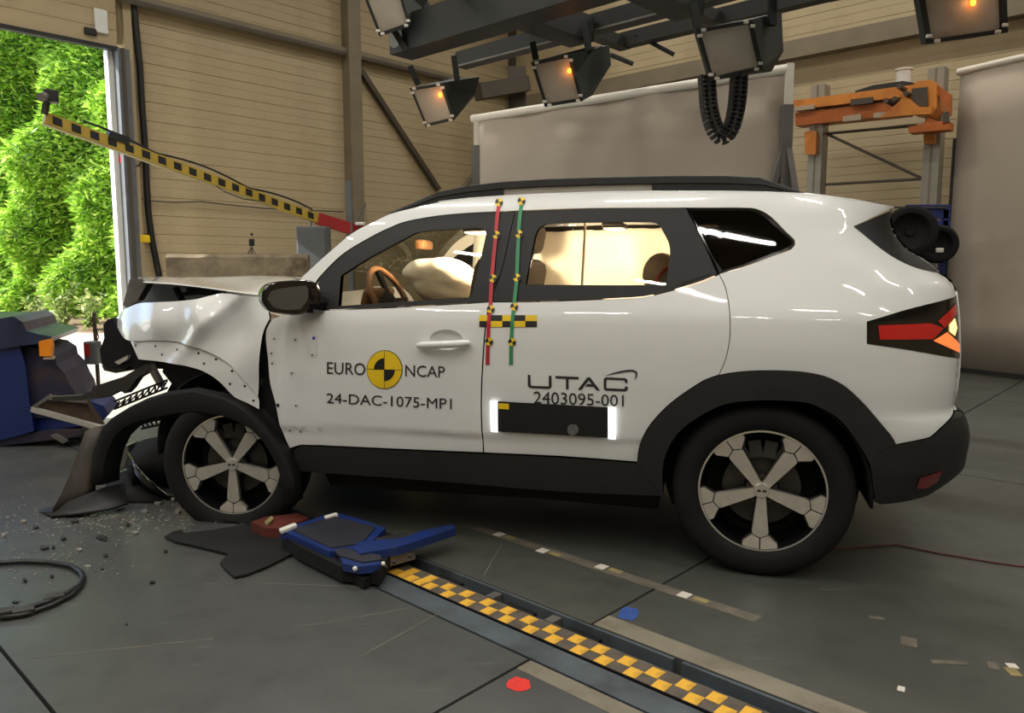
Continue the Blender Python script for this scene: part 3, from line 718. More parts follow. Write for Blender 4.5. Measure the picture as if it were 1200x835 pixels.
# head lining
rows = []
for p in [cs(*q) for q in ROOF_EDGE[7:16]]: rows.append([Vector((p.x, (p.y - .06) * t, p.z - .015 - .03 * t ** 4)) for t in [i / 8 for i in range(-8, 9)]])
MB().grid(rows).build('head_lining', M['beige_cloth'], car, smooth=True, solid=.01)
# on-board test lamps under the lining: small LED blocks that really shine
mk('lamp_face', (255, 240, 215), var=0, emit=(255, 226, 180), estr=9)
def cabin_lamp(loc, w, name='cabin_lamp'):
    mb = MB(); mb.box(loc, (.12, .20, .03), bev=.008); o = mb.build(name, M['black_plastic'], car)
    mb = MB(); mb.box(Vector(loc) - Vector((0, 0, .018)), (.10, .18, .006)); mb.build('lamp_face', M['lamp_face'], o)
    l = bpy.data.lights.new('cabin_light', 'POINT'); l.energy = w; l.color = (1, .78, .52); l.shadow_soft_size = .06
    lo = bpy.data.objects.new('cabin_light', l); COL.objects.link(lo); lo.parent = car; lo.location = Vector(loc) - Vector((0, 0, .06))
cabin_lamp((.80, -.30, 1.49), 12); cabin_lamp((.28, .26, 1.47), 9); cabin_lamp((1.40, .30, 1.45), 130)

# ---------------------------------------------------------------- door mirror
mir = bpy.data.objects.new('door_mirror', None); COL.objects.link(mir); mir.parent = car
hs = [(307, 349), (309, 339), (316, 332.5), (330, 329.5), (360, 328), (372, 331), (376, 340), (376, 352), (366, 361), (354, 368.5), (335, 368.5), (318, 365), (311, 359)]
# the housing faces rearwards: an outline on a cross plane of the car, drawn out forwards
mx0 = cp(340, 348, 1.03).x
def cx(px, py, x):                 # pixel on the car's cross plane x
    r = cray(px, py); t = (M0 + NM * x - C_EYE).dot(NM) / r.dot(NM); return C_EYE + r * t
out = [Vector(a).to_2d() for a in hs]; hs2 = rounded([tuple(a) for a in out], 2)
NM = Vector((-.80, .60, 0)); M0 = cp(340, 348, 1.02)      # the folded mirror looks back and outwards
face = [cx(x, y, 0) for x, y in hs2]; cen = sum(face, Vector()) / len(face); rows = []
for dx, k in ((0, .93), (.008, 1.0), (.05, .99), (.09, .90), (.12, .70), (.135, .35)):
    rows.append([cen + (p - cen) * k - NM * dx for p in face + face[:1]])
mb = MB(); mb.grid(rows); n = len(face); mb.add(rows[0][:-1], [tuple(range(n))]); mb.add(rows[-1][:-1], [tuple(range(n))])
mb.build('mirror_housing', M['gloss_black'], mir, smooth=45, merge=True)
gl = rounded([(313, 350), (318, 341), (328, 338), (358, 334.5), (361, 338), (360, 351), (352, 362), (334, 363), (320, 360)], 2)
mb = MB(); mb.prism([cx(x, y, .002) for x, y in gl], NM * .004); mb.build('mirror_glass', M['mirror_face'], mir)
mb = MB(); pa = cs(380, 358); mb.bar(pa + Vector((.03, -.03, 0)), pa + Vector((.05, .08, -.01)), .09, .04); mb.build('mirror_arm', M['gloss_black'], mir)

# ---------------------------------------------------------------- stickers and lettering
def decal(name, px, m, parent=car, off=.0022, disp=None, step=.05, lab=None):
    o = panel(name, [cxz(px)], m, parent=parent, off=off, thick=.002, step=step, disp=disp)
    if lab: o['label'] = lab
    return o
def lettering(name, txt, bl, br, tl, tr, m, parent, off=.0024, disp=None, space=1.0, bold=0.0, wscale=None, lab=None):
    cu = bpy.data.curves.new(name, 'FONT'); cu.body = txt; cu.size = 1; cu.space_character = space; cu.offset = bold; cu.resolution_u = 3
    t = bpy.data.objects.new(name, cu); COL.objects.link(t); bpy.context.view_layer.update()
    me = bpy.data.meshes.new_from_object(t.evaluated_get(bpy.context.evaluated_depsgraph_get()))
    bpy.data.objects.remove(t); bpy.data.curves.remove(cu)
    xs = [v.co.x for v in me.vertices]; ys = [v.co.y for v in me.vertices]; x0, x1, y1 = min(xs), max(xs), .729 if False else max(ys)
    y0 = 0.0
    for v in me.vertices:
        a = (v.co.x - x0) / (x1 - x0); b = (v.co.y - y0) / (y1 - y0)
        px = (bl[0] * (1 - a) + br[0] * a) * (1 - b) + (tl[0] * (1 - a) + tr[0] * a) * b
        py = (bl[1] * (1 - a) + br[1] * a) * (1 - b) + (tl[1] * (1 - a) + tr[1] * a) * b
        p = cs(px, py); v.co = (p.x, Ys(p.x, p.z) + (disp(p.x, p.z) if disp else 0) + off, p.z)
    me.materials.clear(); me.materials.append(m)
    o = bpy.data.objects.new(name, me); COL.objects.link(o); o.parent = parent
    sm = o.modifiers.new('thickness', 'SOLIDIFY'); sm.thickness = .001; sm.offset = 0
    if lab: o['label'] = lab
    return o
ncap = (450.8, 432.8)
def circ(rx, ry, a0=0, a1=360, n=28, c=ncap): return [(c[0] + rx * math.cos(math.radians(a0 + (a1 - a0) * i / n)), c[1] - ry * math.sin(math.radians(a0 + (a1 - a0) * i / n))) for i in range(n if a1 - a0 == 360 else n + 1)]
st = decal('test_emblem', circ(21, 22.7), M['ink'], disp=door_disp, lab='round yellow and black target emblem')
decal('emblem_disc', circ(20.3, 22), M['yellow'], st, .0032, door_disp)
for a0 in (90, 270): decal('emblem_quadrant', [ncap] + circ(12.3, 13.5, a0, a0 + 90, 10), M['black'], st, .0042, door_disp)
decal('emblem_line', [(430, 432), (471.5, 433), (471.5, 433.5), (430, 432.5)], M['ink'], st, .0039, door_disp)
decal('emblem_line', [(450.6, 411), (451.1, 411), (451.1, 454.6), (450.6, 454.6)], M['ink'], st, .0039, door_disp)
lettering('lettering', 'EURO', (383.5, 437.6), (428.5, 439.4), (383.5, 423.8), (428.5, 425.2), M['ink'], car, disp=door_disp, lab='dark lettering EURO')
lettering('lettering', 'NCAP', (475.2, 440.6), (521.6, 442), (475.2, 427.2), (521.6, 429), M['ink'], car, disp=door_disp, lab='dark lettering NCAP')
lettering('lettering', '24-DAC-1075-MP1', (383, 471.8), (529.5, 479.2), (383, 460.3), (529.5, 466.8), M['ink'], car, disp=door_disp, lab='dark lettering 24-DAC-1075-MP1')
lettering('lettering', '2403095-001', (625.5, 472.2), (731, 476), (625.5, 458.2), (731, 462.6), M['ink'], car, lab='dark lettering 2403095-001')
def c5(pts): return [(540 + x / 4.638, 380 + y / 4.638) for x, y in pts]
ut = decal('lettering', c5([(365, 273), (378, 274), (380, 331), (384, 333), (476, 336), (479, 333), (479, 278), (493, 279), (494, 338), (486, 347), (474, 349), (380, 345), (368, 338), (365, 330)]), M['ink'], lab='dark lettering UTAC with swoosh')
decal('letter', c5([(515, 279), (641, 285), (641, 298), (586, 296), (586, 352), (572, 351), (572, 295), (515, 292)]), M['ink'], ut)
decal('letter', c5([(636, 354), (688, 287), (704, 288), (756, 358), (737, 357), (722, 338), (676, 336), (688, 323), (712, 324), (696, 304), (655, 355)]), M['ink'], ut)
decal('letter', c5([(906, 318), (892, 317), (892, 306), (888, 303), (796, 299), (792, 303), (791, 342), (795, 346), (886, 350), (892, 346), (892, 337), (907, 338), (907, 353), (897, 363), (886, 363), (790, 359), (778, 350), (777, 296), (786, 287), (894, 291), (906, 300)]), M['ink'], ut)
sw_o = [(788, 277), (830, 262), (870, 252), (905, 246), (935, 246), (955, 253), (961, 266), (957, 282), (945, 303), (950, 282), (951, 268), (944, 259), (925, 255), (900, 257), (860, 264)]
decal('swoosh', c5(sw_o), M['ink'], ut)
pl = decal('sensor_plate', c5([(205, 415), (805, 448), (803, 613), (205, 579)]), M['black'], off=.012, lab='black plate on rear door')
decal('light_bar', c5([(165, 412), (205, 415), (206, 582), (169, 578)]), M['led_bar'], pl, .016, lab='glowing white bar on plate')
decal('light_bar', c5([(803, 446), (844, 450), (844, 621), (804, 617)]), M['led_bar'], pl, .016, lab='glowing white bar on plate')
decal('plate_label', c5([(211, 424), (266, 428), (266, 459), (212, 455)]), M['yellow'], pl, .0135)
decal('plate_badge', c5([(612 + 31 * math.cos(t), 568 + 31 * math.sin(t)) for t in [i * math.pi / 9 for i in range(18)]]), M['label_grey'], pl, .0135)
# checkered strip
c2 = lambda x, y: (540 + x / 3.977, 190 + y / 3.977)
ck = None
for i in range(5):
    for j in range(2):
        x0, x1 = 87 + 53.6 * i, 87 + 53.6 * (i + 1); y0, y1 = 712 + 27.5 * j, 712 + 27.5 * (j + 1)
        q = decal('marker_square', [c2(x0, y0), c2(x1, y0), c2(x1, y1), c2(x0, y1)], M['yellow'] if (i + j) % 2 == 0 else M['black'], ck or car, .0026)
        if ck is None: ck = q; q.name = 'checkered_marker'; q['label'] = 'yellow and black checkered marker strip'
# tapes with little targets
def tape(pts, m, lab, tg):
    L_ = [(x - 2.1, y) for x, y in pts]; R_ = [(x + 2.1, y) for x, y in pts][::-1]
    o = panel('marker_tape', [cxz(L_ + R_)], m, off=.004, thick=.002, step=.03); o['label'] = lab
    for x, y in tg:
        disc_ = panel('target_dot', [cxz([(x + 4.6 * math.cos(t), y + 4.6 * math.sin(t)) for t in [k * math.pi / 8 for k in range(16)]])], M['yellow'], parent=o, off=.0052, thick=.001, step=.5)
        for a0 in (90, 270): panel('target_quadrant', [cxz([(x, y)] + circ(4.6, 4.6, a0 + 20, a0 + 110, 5, (x, y)))], M['black'], parent=o, off=.0058, thick=.0006, step=.5)
tape([(585.5, 233), (585, 240), (581.5, 274), (576.5, 326), (575, 358.5), (572, 399), (571.5, 427)], M['red_tape'], 'red vertical marker tape', [(585.3, 237), (582, 275), (578, 326), (575.5, 362), (573.5, 400)])
tape([(612, 231.5), (611.7, 238), (608, 274), (606, 326), (602.5, 358.5), (599.5, 399), (599, 427)], M['green_tape'], 'green vertical marker tape', [(611.5, 235.5), (608.5, 274), (606, 325), (603, 359), (600.5, 400.5)])
# ================================================================== THE HALL
UW, VW, VC, CEIL = 10.5, 11.35, 11.35, 7.8      # door wall, far wall, inner corner, ceiling height
V0, U0 = -9.0, -9.0
mk('concrete', (79, 80, 78), rough=.32, var=.16, scale=1.6, bump=.05, bscale=35, dirt=(66, 65, 60), dscale=.9)
mk('concrete_far', (84, 83, 78), rough=.36, var=.16, scale=1.3, bump=.05, bscale=35, dirt=(76, 70, 58), dscale=.7)
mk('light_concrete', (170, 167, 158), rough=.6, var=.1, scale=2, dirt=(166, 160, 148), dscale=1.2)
mk('pit', (22, 22, 22), rough=.8, var=.2)
mk('steel_blue', (84, 92, 98), rough=.42, metal=.25, var=.2, scale=5, dirt=(60, 62, 62), dscale=4)
mk('beige_floor', (118, 112, 98), rough=.6, var=.18, scale=5, dirt=(92, 84, 70), dscale=4)
mk('cladding', (173, 157, 125), rough=.55, var=.06, scale=1.2, dirt=(158, 140, 108), dscale=.8)
mk('wall_back', (120, 106, 80), rough=.7, var=.1)
mk('frame_steel', (118, 108, 88), rough=.5, var=.12, scale=3)
mk('frame_dark', (70, 62, 52), rough=.5, var=.12, scale=3)
mk('jamb_white', (214, 216, 214), rough=.4, var=.05)
mk('jamb_grey', (104, 108, 112), rough=.4, metal=.4, var=.1)
mk('roof_deck', (150, 140, 120), rough=.7, var=.08)

def floor_mat(name, c1, c2, c3, rough):
    m = bpy.data.materials.new(name); m.use_nodes = True; nt = m.node_tree; N = nt.nodes.new; L = nt.links.new; b = nt.nodes['Principled BSDF']
    tc = N('ShaderNodeTexCoord')
    def noise(sc, det, rg, stretch=None):
        n = N('ShaderNodeTexNoise'); n.inputs['Scale'].default_value = sc; n.inputs['Detail'].default_value = det; n.inputs['Roughness'].default_value = rg
        if stretch:
            mp = N('ShaderNodeMapping'); mp.inputs['Scale'].default_value = stretch; mp.inputs['Rotation'].default_value = (0, 0, .7); L(tc.outputs['Object'], mp.inputs[0]); L(mp.outputs[0], n.inputs['Vector'])
        else: L(tc.outputs['Object'], n.inputs['Vector'])
        return n.outputs['Fac']
    def ramp(f, a, b_):
        r = N('ShaderNodeMapRange'); r.inputs[1].default_value = a; r.inputs[2].default_value = b_; L(f, r.inputs[0]); return r.outputs[0]
    def mix(f, x, y):
        q = N('ShaderNodeMix'); q.data_type = 'RGBA'; L(f, q.inputs['Factor'])
        for i, w in ((6, x), (7, y)):
            if isinstance(w, tuple): q.inputs[i].default_value = lin(w) + (1,)
            else: L(w, q.inputs[i])
        return q.outputs[2]
    col = mix(ramp(noise(1.1, 8, .6), .38, .66), c1, c2); col = mix(ramp(noise(.55, 6, .6), .52, .72), col, c3)
    col = mix(ramp(noise(7, 8, .7), .5, .8), col, tuple(int(x * .72) for x in c1))
    col = mix(ramp(noise(3, 4, .6, (1, 14, 1)), .66, .72), col, tuple(min(255, int(x * 1.25)) for x in c1))
    L(col, b.inputs['Base Color']); rr_ = N('ShaderNodeMapRange'); rr_.inputs[3].default_value = rough - .1; rr_.inputs[4].default_value = rough + .2; L(noise(2.2, 6, .6), rr_.inputs[0]); L(rr_.outputs[0], b.inputs['Roughness'])
    bp = N('ShaderNodeBump'); bp.inputs['Strength'].default_value = .06; bp.inputs['Distance'].default_value = .01; L(noise(30, 5, .6), bp.inputs['Height']); L(bp.outputs[0], b.inputs['Normal'])
    return m
M['concrete'] = floor_mat('concrete', (74, 76, 75), (64, 65, 64), (84, 84, 80), .30)
M['concrete_far'] = floor_mat('concrete_far', (74, 77, 73), (64, 66, 62), (82, 79, 70), .36)
fb_ = MB(); fb_.rbox(V0, VW, U0, UW + .2, -.5, -.25); floor = structure(fb_.build('floor', M['pit']))
J = .006
def slab(v0, v1, u0, u1, m, z0=-.26, z1=0.0, name='slab'): MB().rbox(v0 + J, v1 - J, u0 + J, u1 - J, z0, z1).build(name, m, floor)
for a, b in ((V0, -3.2), (-3.2, .602), (.602, 1.745)):
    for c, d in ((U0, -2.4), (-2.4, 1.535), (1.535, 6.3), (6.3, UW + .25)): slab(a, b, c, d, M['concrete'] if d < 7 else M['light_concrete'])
for a, b in ((2.07, 5.2), (5.2, 8.4), (8.4, VW)):
    for c, d in ((U0, -2.4), (-2.4, 1.535), (1.535, 6.3), (6.3, UW + .25)):
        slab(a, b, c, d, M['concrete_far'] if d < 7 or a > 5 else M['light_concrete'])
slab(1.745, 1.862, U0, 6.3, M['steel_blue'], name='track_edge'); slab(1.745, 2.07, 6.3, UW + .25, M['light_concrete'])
for c, d in ((U0, 1.2), (1.2, 6.3)): MB().rbox(2.062, 2.075, c, d - .03, -.26, -.004).build('trench_wall', M['steel_blue'], floor)
MB().rbox(2.078, 2.17, U0, 1.53, -.002, .0015).build('beige_strip', M['beige_floor'], floor)
MB().rbox(1.672, 1.738, U0, 1.528, -.002, .0015).build('beige_strip', M['beige_floor'], floor)
# the checkered rail: dark strip with small squares in two rows
mk('rail_dark', (82, 74, 66), rough=.6, var=.3, scale=20); mk('track_yellow', (222, 170, 52), rough=.6, var=.12, scale=15, dirt=(150, 112, 44), dscale=9)
rail_ = structure(MB().rbox(1.868, 2.003, U0, 6.25, -.10, -.012).build('track_rail', M['rail_dark']))
MB().rbox(1.8645, 1.8675, U0, 6.25, -.1, .004).build('rail_edge', M['chassis'], rail_)
sqm = MB().box((0, 0, 0), (.052, .048, .0016)).build('checker_square', M['track_yellow'], rail_)
sqm.rotation_euler = (0, 0, ROOM); sqm.location = R(1.9, 2.44, -.0115); u = 2.44; k = 0
rnd = random.Random(3)
while u > -.3:
    for row in (0, 1):
        if row == k % 2 and rnd.random() > .03 or rnd.random() < .12:
            c = sqm.copy(); COL.objects.link(c); c.parent = rail_; c.location = R(1.912 + .05 * row + rnd.uniform(0, .008), u + rnd.uniform(-.003, .003), -.0113); c.rotation_euler = (0, 0, ROOM + rnd.uniform(-.06, .06))
    u -= .0535 + rnd.uniform(-.004, .004); k += 1
for u_ in (2.25, 1.85, 1.55):                     # pockets in the slot beyond the rail
    MB().rbox(2.008, 2.058, u_ - .07, u_ + .07, -.14, -.03).build('slot_block', M['chassis'], rail_)
for u_ in (1.98, 1.68): MB().rbox(2.008, 2.06, u_ - .02, u_ + .02, -.10, -.012).build('slot_bracket', M['grey_metal'], rail_)
# paint spots and tape on the floor
def spot(name, px, py, rx, ry, m, n=14, jit=.18):
    c = G(px, py); rr = random.Random(px); pts = []
    for i in range(n):
        a = 2 * math.pi * i / n; pts.append(G(px + rx * math.cos(a) * (1 + rr.uniform(-jit, jit)), py + ry * math.sin(a) * (1 + rr.uniform(-jit, jit)), .0008))
    MB().prism(pts, (0, 0, .0008)).build(name, m, floor)
mk('red_paint', (206, 44, 36), rough=.6, var=.1, scale=40); mk('blue_paint', (44, 74, 140), rough=.6, var=.2, scale=40)
mk('white_tape', (206, 200, 190), rough=.6, var=.08, scale=30); mk('old_tape', (140, 128, 84), rough=.7, var=.25, scale=30); mk('faded_tape', (98, 92, 82), rough=.6, var=.3, scale=14)
spot('paint_spot', 608, 801, 14.5, 8, M['red_paint']); spot('paint_spot', 737, 719, 13, 7.5, M['blue_paint'])
def tape_at(v, u, w, l, m, rz=0, z=.0012):
    Mr = Matrix.Rotation(ROOM + rz, 3, 'Z'); MB().box(R(v, u, z), (w, l, .0012), Mr).build('tape_mark', m, floor)
for px, py in ((802, 697), (705, 664), (636, 645), (585, 626)):
    v, u = vu(G(px, py)); tape_at(v, u, .05, .045, M['white_tape']); tape_at(v + .005, u - .068, .03, .06, M['old_tape'])
tape_at(2.51, 1.87, .06, 1.5, M['faded_tape'], z=.0006)
for px, py, w, l, m, r_ in ((1187, 787, .05, .035, 'old_tape', .6), (1186, 780, .03, .03, 'white_tape', .6), (1027, 724, .025, .05, 'faded_tape', .5), (1112, 776, .11, .025, 'faded_tape', -.9), (1056, 807, .03, .02, 'white_tape', .2), (1164, 780, .05, .03, 'faded_tape', .3), (1065, 752, .07, .05, 'faded_tape', .3)):
    v, u = vu(G(px, py)); tape_at(v, u, w, l, M[m], r_)
for a, b in (((588, 637), (567, 674)), ((300, 682), (440, 688)), ((345, 735), (480, 712)), ((40, 770), (250, 748)), ((420, 770), (520, 715))):
    mb = MB(); mb.bar(G(*a, .0006), G(*b, .0006), .005, .001); mb.build('scuff_line', M['faded_tape'], floor)

# ---------------------------------------------------------------- walls of horizontal cladding boards
jp = on_u(139, 200, UW); VJ = vu(jp)[0]                    # the door's right-hand jamb
DOOR_H = on_u(110, 52, UW - .12).z; VJ0 = VJ - 7.0
def cladded(name, kind, fixed, a0, a1, z0, z1, h=.245):
    """wall slab with separate boards; kind 'u' = plane u=fixed (facing -u), 'v' = plane v=fixed (facing -v)"""
    mb = MB()
    if kind == 'u': mb.rbox(a0, a1, fixed + .03, fixed + .2, z0, z1)
    else: mb.rbox(fixed + .03, fixed + .2, a0, a1, z0, z1)
    w = structure(mb.build(name, M['wall_back'])); proto = None; z = z0
    while z < z1 - .02:
        zz = min(z + h, z1)
        if proto is None:
            p = MB(); t = .03
            pro = [(0, t - .010), (.004, t), (h * .47, t), (h * .48, t - .0035), (h * .52, t - .0035), (h * .53, t), (h - .004, t), (h, t - .010)]
            for i in range(len(pro) - 1): pass
            def pt(a, d, zz_): return R(a, fixed + .03 - d, zz_) if kind == 'u' else R(fixed + .03 - d, a, zz_)
            rows = [[pt(a, d, q) for q, d in pro] for a in (a0, a1)]
            p.grid(rows); proto = p.build('cladding_board', M['cladding'], w); proto.location = (0, 0, z)
        else:
            c = proto.copy(); COL.objects.link(c); c.parent = w; c.location = (0, 0, z)
        z += h
    return w
cladded('wall_left', 'u', UW, VJ + .22, VC, 0, CEIL)
cladded('wall_door_side', 'u', UW, V0, VJ0, 0, CEIL)
cladded('wall_right', 'v', VW, U0, UW, 0, CEIL, .245)
structure(MB().rbox(V0 - .2, VW + .2, U0 - .2, U0, 0, CEIL).build('wall_front', M['cladding']))
structure(MB().rbox(V0 - .2, V0, U0, UW + .2, 0, CEIL).build('wall_far_left', M['cladding']))
structure(MB().rbox(V0 - .2, VW + .2, U0 - .2, UW + .2, CEIL, CEIL + .2).build('ceiling', M['roof_deck']))
structure(MB().rbox(VJ0, VJ + .22, UW + .03, UW + .2, DOOR_H + .1, CEIL).build('wall_over_door', M['cladding']))
# sectional door, raised, and its frame
d1 = structure(empty('door_1', R(VJ0, UW, 0), ROOM))
for i in range(4):
    z0 = DOOR_H + .02 + i * .62
    mb = MB(); mb.rbox(VJ0 + .05, VJ + .02, UW - .14, UW - .09, z0, z0 + .61); 
    for q in (.2, .4): mb.rbox(VJ0 + .05, VJ + .02, UW - .146, UW - .14, z0 + q, z0 + q + .012)
    mb.build('door_section', M['cladding'], d1, world=True)
MB().rbox(VJ0, VJ + .03, UW - .16, UW - .07, DOOR_H - .03, DOOR_H + .02).build('door_seal', M['black_plastic'], d1, world=True)
p = on_u(106, 37, UW - .15); MB().box(p, (.14, .05, .08), Matrix.Rotation(ROOM, 3, 'Z'), bev=.008).build('door_buffer', M['black'], d1, world=True)
p = on_u(118, 25, UW - .15); MB().box(p, (.15, .05, .28), Matrix.Rotation(ROOM, 3, 'Z'), bev=.008).build('hinge_plate', M['jamb_white'], d1, world=True)
fr = structure(empty('trim_1', R(VJ, UW, 0), ROOM))
MB().rbox(VJ - .07, VJ - .005, UW - .05, UW + .08, 0, DOOR_H).build('jamb_strip', M['jamb_white'], fr, world=True)
MB().rbox(VJ - .005, VJ + .14, UW - .20, UW + .05, 0, DOOR_H).build('guide_rail', M['jamb_grey'], fr, world=True)
MB().rbox(VJ + .04, VJ + .07, UW - .23, UW - .20, 0, DOOR_H).build('guide_lip', M['frame_dark'], fr, world=True)
MB().rbox(VJ + .14, VJ + .24, UW - .06, UW + .05, 0, CEIL).build('jamb_post', M['cladding'], fr, world=True)
MB().rbox(VJ0 - .1, VJ0, UW - .12, UW + .25, 0, DOOR_H).build('jamb_strip', M['jamb_white'], fr, world=True)
# steel frame: column, long beam, brace
def on_wall(px, py, d=.08): return on_u(px, py, UW - d)
vc_ = vu(on_wall(413, 150))[0]
structure(MB().rbox(vc_ - .115, vc_ + .115, UW - .2, UW - .004, 0, CEIL).build('column', M['frame_steel']))
a = on_wall(170, 0, .1); b = on_wall(412, 62, .1); zb = b.z
bm_ = structure(MB().rbox(VJ + .1, VC, UW - .14, UW - .004, zb - .07, zb + .05).build('wall_beam', M['frame_steel']))
MB().rbox(VJ + .1, VC, UW - .145, UW - .14, zb - .07, zb - .02).build('beam_flange', M['frame_dark'], bm_)
mb = MB(); mb.bar(on_wall(421, 80, .06), on_wall(514, 222, .06), .08, .08); structure(mb.build('wall_brace', M['frame_dark']))
mb = MB(); mb.bar(on_wall(540, 225, .06), on_wall(585, 170, .06), .08, .08); structure(mb.build('wall_brace', M['frame_steel']))
structure(MB().rbox(VC - .12, VC + .05, UW - .1, UW + .05, 0, CEIL).build('corner_post', M['frame_dark']))
a = on_v(930, 78, VW - .1); structure(MB().rbox(VW - .2, VW - .01, U0, UW, a.z + .1, a.z + .35).build('wall_beam', M['frame_steel']))

# ---------------------------------------------------------------- ceiling tubes (light of the hall)
mk('lamp_housing', (205, 205, 200), rough=.5, var=.03); mk('tube_glow', (255, 250, 235), var=0, emit=(255, 244, 222), estr=6)
proto = None
def ceiling_light(v, u):
    global proto
    rt = empty('ceiling_light', R(v, u, CEIL - .8), ROOM)
    tag(rt, 'white fluorescent tube fixture hanging below the hall ceiling', 'ceiling light', 'fluorescent fixtures under the ceiling')
    if proto is None:
        h = MB().box((0, 0, .05), (.16, 1.26, .06), bev=.01).build('housing', M['lamp_housing'], rt)
        t = MB().tube([(-.03, -.6, 0), (-.03, .6, 0)], .014).build('tube', M['tube_glow'], rt); t2 = MB().tube([(.03, -.6, 0), (.03, .6, 0)], .014).build('tube', M['tube_glow'], rt)
        w = MB().tube([(0, -.5, .08), (0, -.5, .9)], .004, 6).tube([(0, .5, .08), (0, .5, .9)], .004, 6).build('suspension_wire', M['grey_metal'], rt)
        proto = (h, t, t2, w)
    else:
        for o in proto: copy_part(o, rt)
    l = bpy.data.lights.new('tube_light', 'AREA'); l.shape = 'RECTANGLE'; l.size = .12; l.size_y = 1.2; l.energy = CEIL_POWER; l.color = LAMP_COL; l.spread = math.radians(152)
    lo = bpy.data.objects.new('tube_light', l); COL.objects.link(lo); lo.parent = rt; lo.location = (0, 0, -.02)
for v in (-6.6, -3.1, -.95, 2.6, 6.2, 9.6):
    for u in (-6.2, -3.3, -.45, 2.4, 5.2, 8.0):
        ceiling_light(v, u)

# ---------------------------------------------------------------- outside
mk('yard', (216, 210, 198), rough=.8, var=.06, scale=3); mk('kerb_stone', (196, 184, 160), rough=.85, var=.1, scale=4); mk('soil', (112, 92, 66), rough=.95, var=.3, scale=5, bump=.4, bscale=20)
structure(MB().rbox(-25, 20, UW + .22, 60, -.3, -.01).build('yard_ground', M['yard']))
# the hedge runs obliquely to the hall: t along it, n towards the yard
HT = (VA * -.423 + UA * .906); HN = (VA * -.906 + UA * -.423); HO = R(5.33, 18.3)
def H(s, d, z=0.0): return HO + HT * s + HN * d + Vector((0, 0, z))
mb = MB(); mb.add([H(s, d, z) for s in (-6.5, 12) for d in (2.15, 1.95) for z in (-.2, .11)], [(0, 1, 3, 2), (4, 6, 7, 5), (0, 4, 5, 1), (2, 3, 7, 6), (0, 2, 6, 4), (1, 5, 7, 3)]); kb = structure(mb.build('kerb', M['kerb_stone']))
structure(MB().add([H(-6.5, 1.95, .06), H(12, 1.95, .06), H(12, -.6, .38), H(-6.5, -.6, .38)], [(0, 1, 2, 3)]).build('planting_bed', M['soil'], solid=.05))
# hedge: thousands of small sprays over a bumpy core
def leaf_mat(name, c1, c2, c3):
    m = bpy.data.materials.new(name); m.use_nodes = True; nt = m.node_tree; b = nt.nodes['Principled BSDF']; N = nt.nodes.new; L = nt.links.new
    at = N('ShaderNodeAttribute'); at.attribute_name = 'tone'; cr = N('ShaderNodeValToRGB'); e = cr.color_ramp.elements
    e[0].color = lin(c1) + (1,); e[1].color = lin(c3) + (1,); e.new(.5).color = lin(c2) + (1,)
    L(at.outputs['Fac'], cr.inputs[0]); L(cr.outputs[0], b.inputs['Base Color']); b.inputs['Roughness'].default_value = .6
    tr = N('ShaderNodeBsdfTranslucent'); L(cr.outputs[0], tr.inputs[0]); mx = N('ShaderNodeMixShader'); mx.inputs[0].default_value = .35
    o = nt.nodes['Material Output']; L(b.outputs[0], mx.inputs[1]); L(tr.outputs[0], mx.inputs[2]); L(mx.outputs[0], o.inputs[0]); return m
M['hedge_leaf'] = leaf_mat('hedge_leaf', (88, 128, 40), (150, 196, 58), (206, 230, 112))
M['weed_leaf'] = leaf_mat('weed_leaf', (84, 104, 52), (140, 160, 84), (190, 196, 130))
mk('hedge_core', (64, 96, 34), rough=.9, var=.3, scale=2)
def leaves(name, spots, m, parent, size, seed, long=2.4):
    rr = random.Random(seed); V = []; Fc = []; T = []
    for p, out in spots:
        d = (out + Vector((rr.uniform(-1, 1), rr.uniform(-1, 1), rr.uniform(-.9, .7)))).normalized(); w = d.cross(Vector((rr.uniform(-1, 1), rr.uniform(-1, 1), rr.uniform(-1, 1)))).normalized()
        s = size * rr.uniform(.6, 1.4); o = len(V); V += [p, p + d * s * long * .5 + w * s * .5, p + d * s * long, p + d * s * long * .5 - w * s * .5]; Fc.append((o, o + 1, o + 2, o + 3)); T.append(rr.random())
    me = bpy.data.meshes.new(name); Mi = parent.matrix_basis.inverted() if parent else Matrix()
    me.from_pydata([tuple(Mi @ v) for v in V], [], Fc); me.materials.append(m)
    at = me.attributes.new('tone', 'FLOAT', 'FACE'); at.data.foreach_set('value', T)
    o = bpy.data.objects.new(name, me); COL.objects.link(o); o.parent = parent; return o
def hedge_depth(v, z): return .55 * math.sin(v * 1.5 + .6 * z) * math.sin(z * 1.1 + 1.0 + .5 * v) + .35 * math.sin(v * 3.7 + 1.3 * z) + .25 * math.sin(z * 3.1 - v * 2.0) + .06 * z
hg = empty('hedge', H(0, 0, .3), ROOM); tag(hg, 'tall dense green hedge lit by the sun beyond the open doorway', 'hedge', kind='stuff')
rows = [[H(v, -.25 - hedge_depth(v, z), z) for v in [-6.5 + .35 * i for i in range(53)]] for z in [.2 + .35 * j for j in range(23)]]
mb = MB(); mb.grid(rows); mb.build('hedge_core', M['hedge_core'], hg, world=True, smooth=True)
rr = random.Random(11); sp = []
for _ in range(84000):
    near = rr.random() < .7
    v = rr.uniform(-3.2, 3.4) if near else rr.uniform(-6.5, 11); z = .3 + 7.6 * rr.random()
    sp.append((H(v, -.17 - hedge_depth(v, z) + rr.random() ** 2 * .35, z), HN + Vector((0, 0, -.1))))
lf = leaves('hedge_foliage', sp, M['hedge_leaf'], hg, .05, 5, 3.2); lf['kind'] = 'stuff'
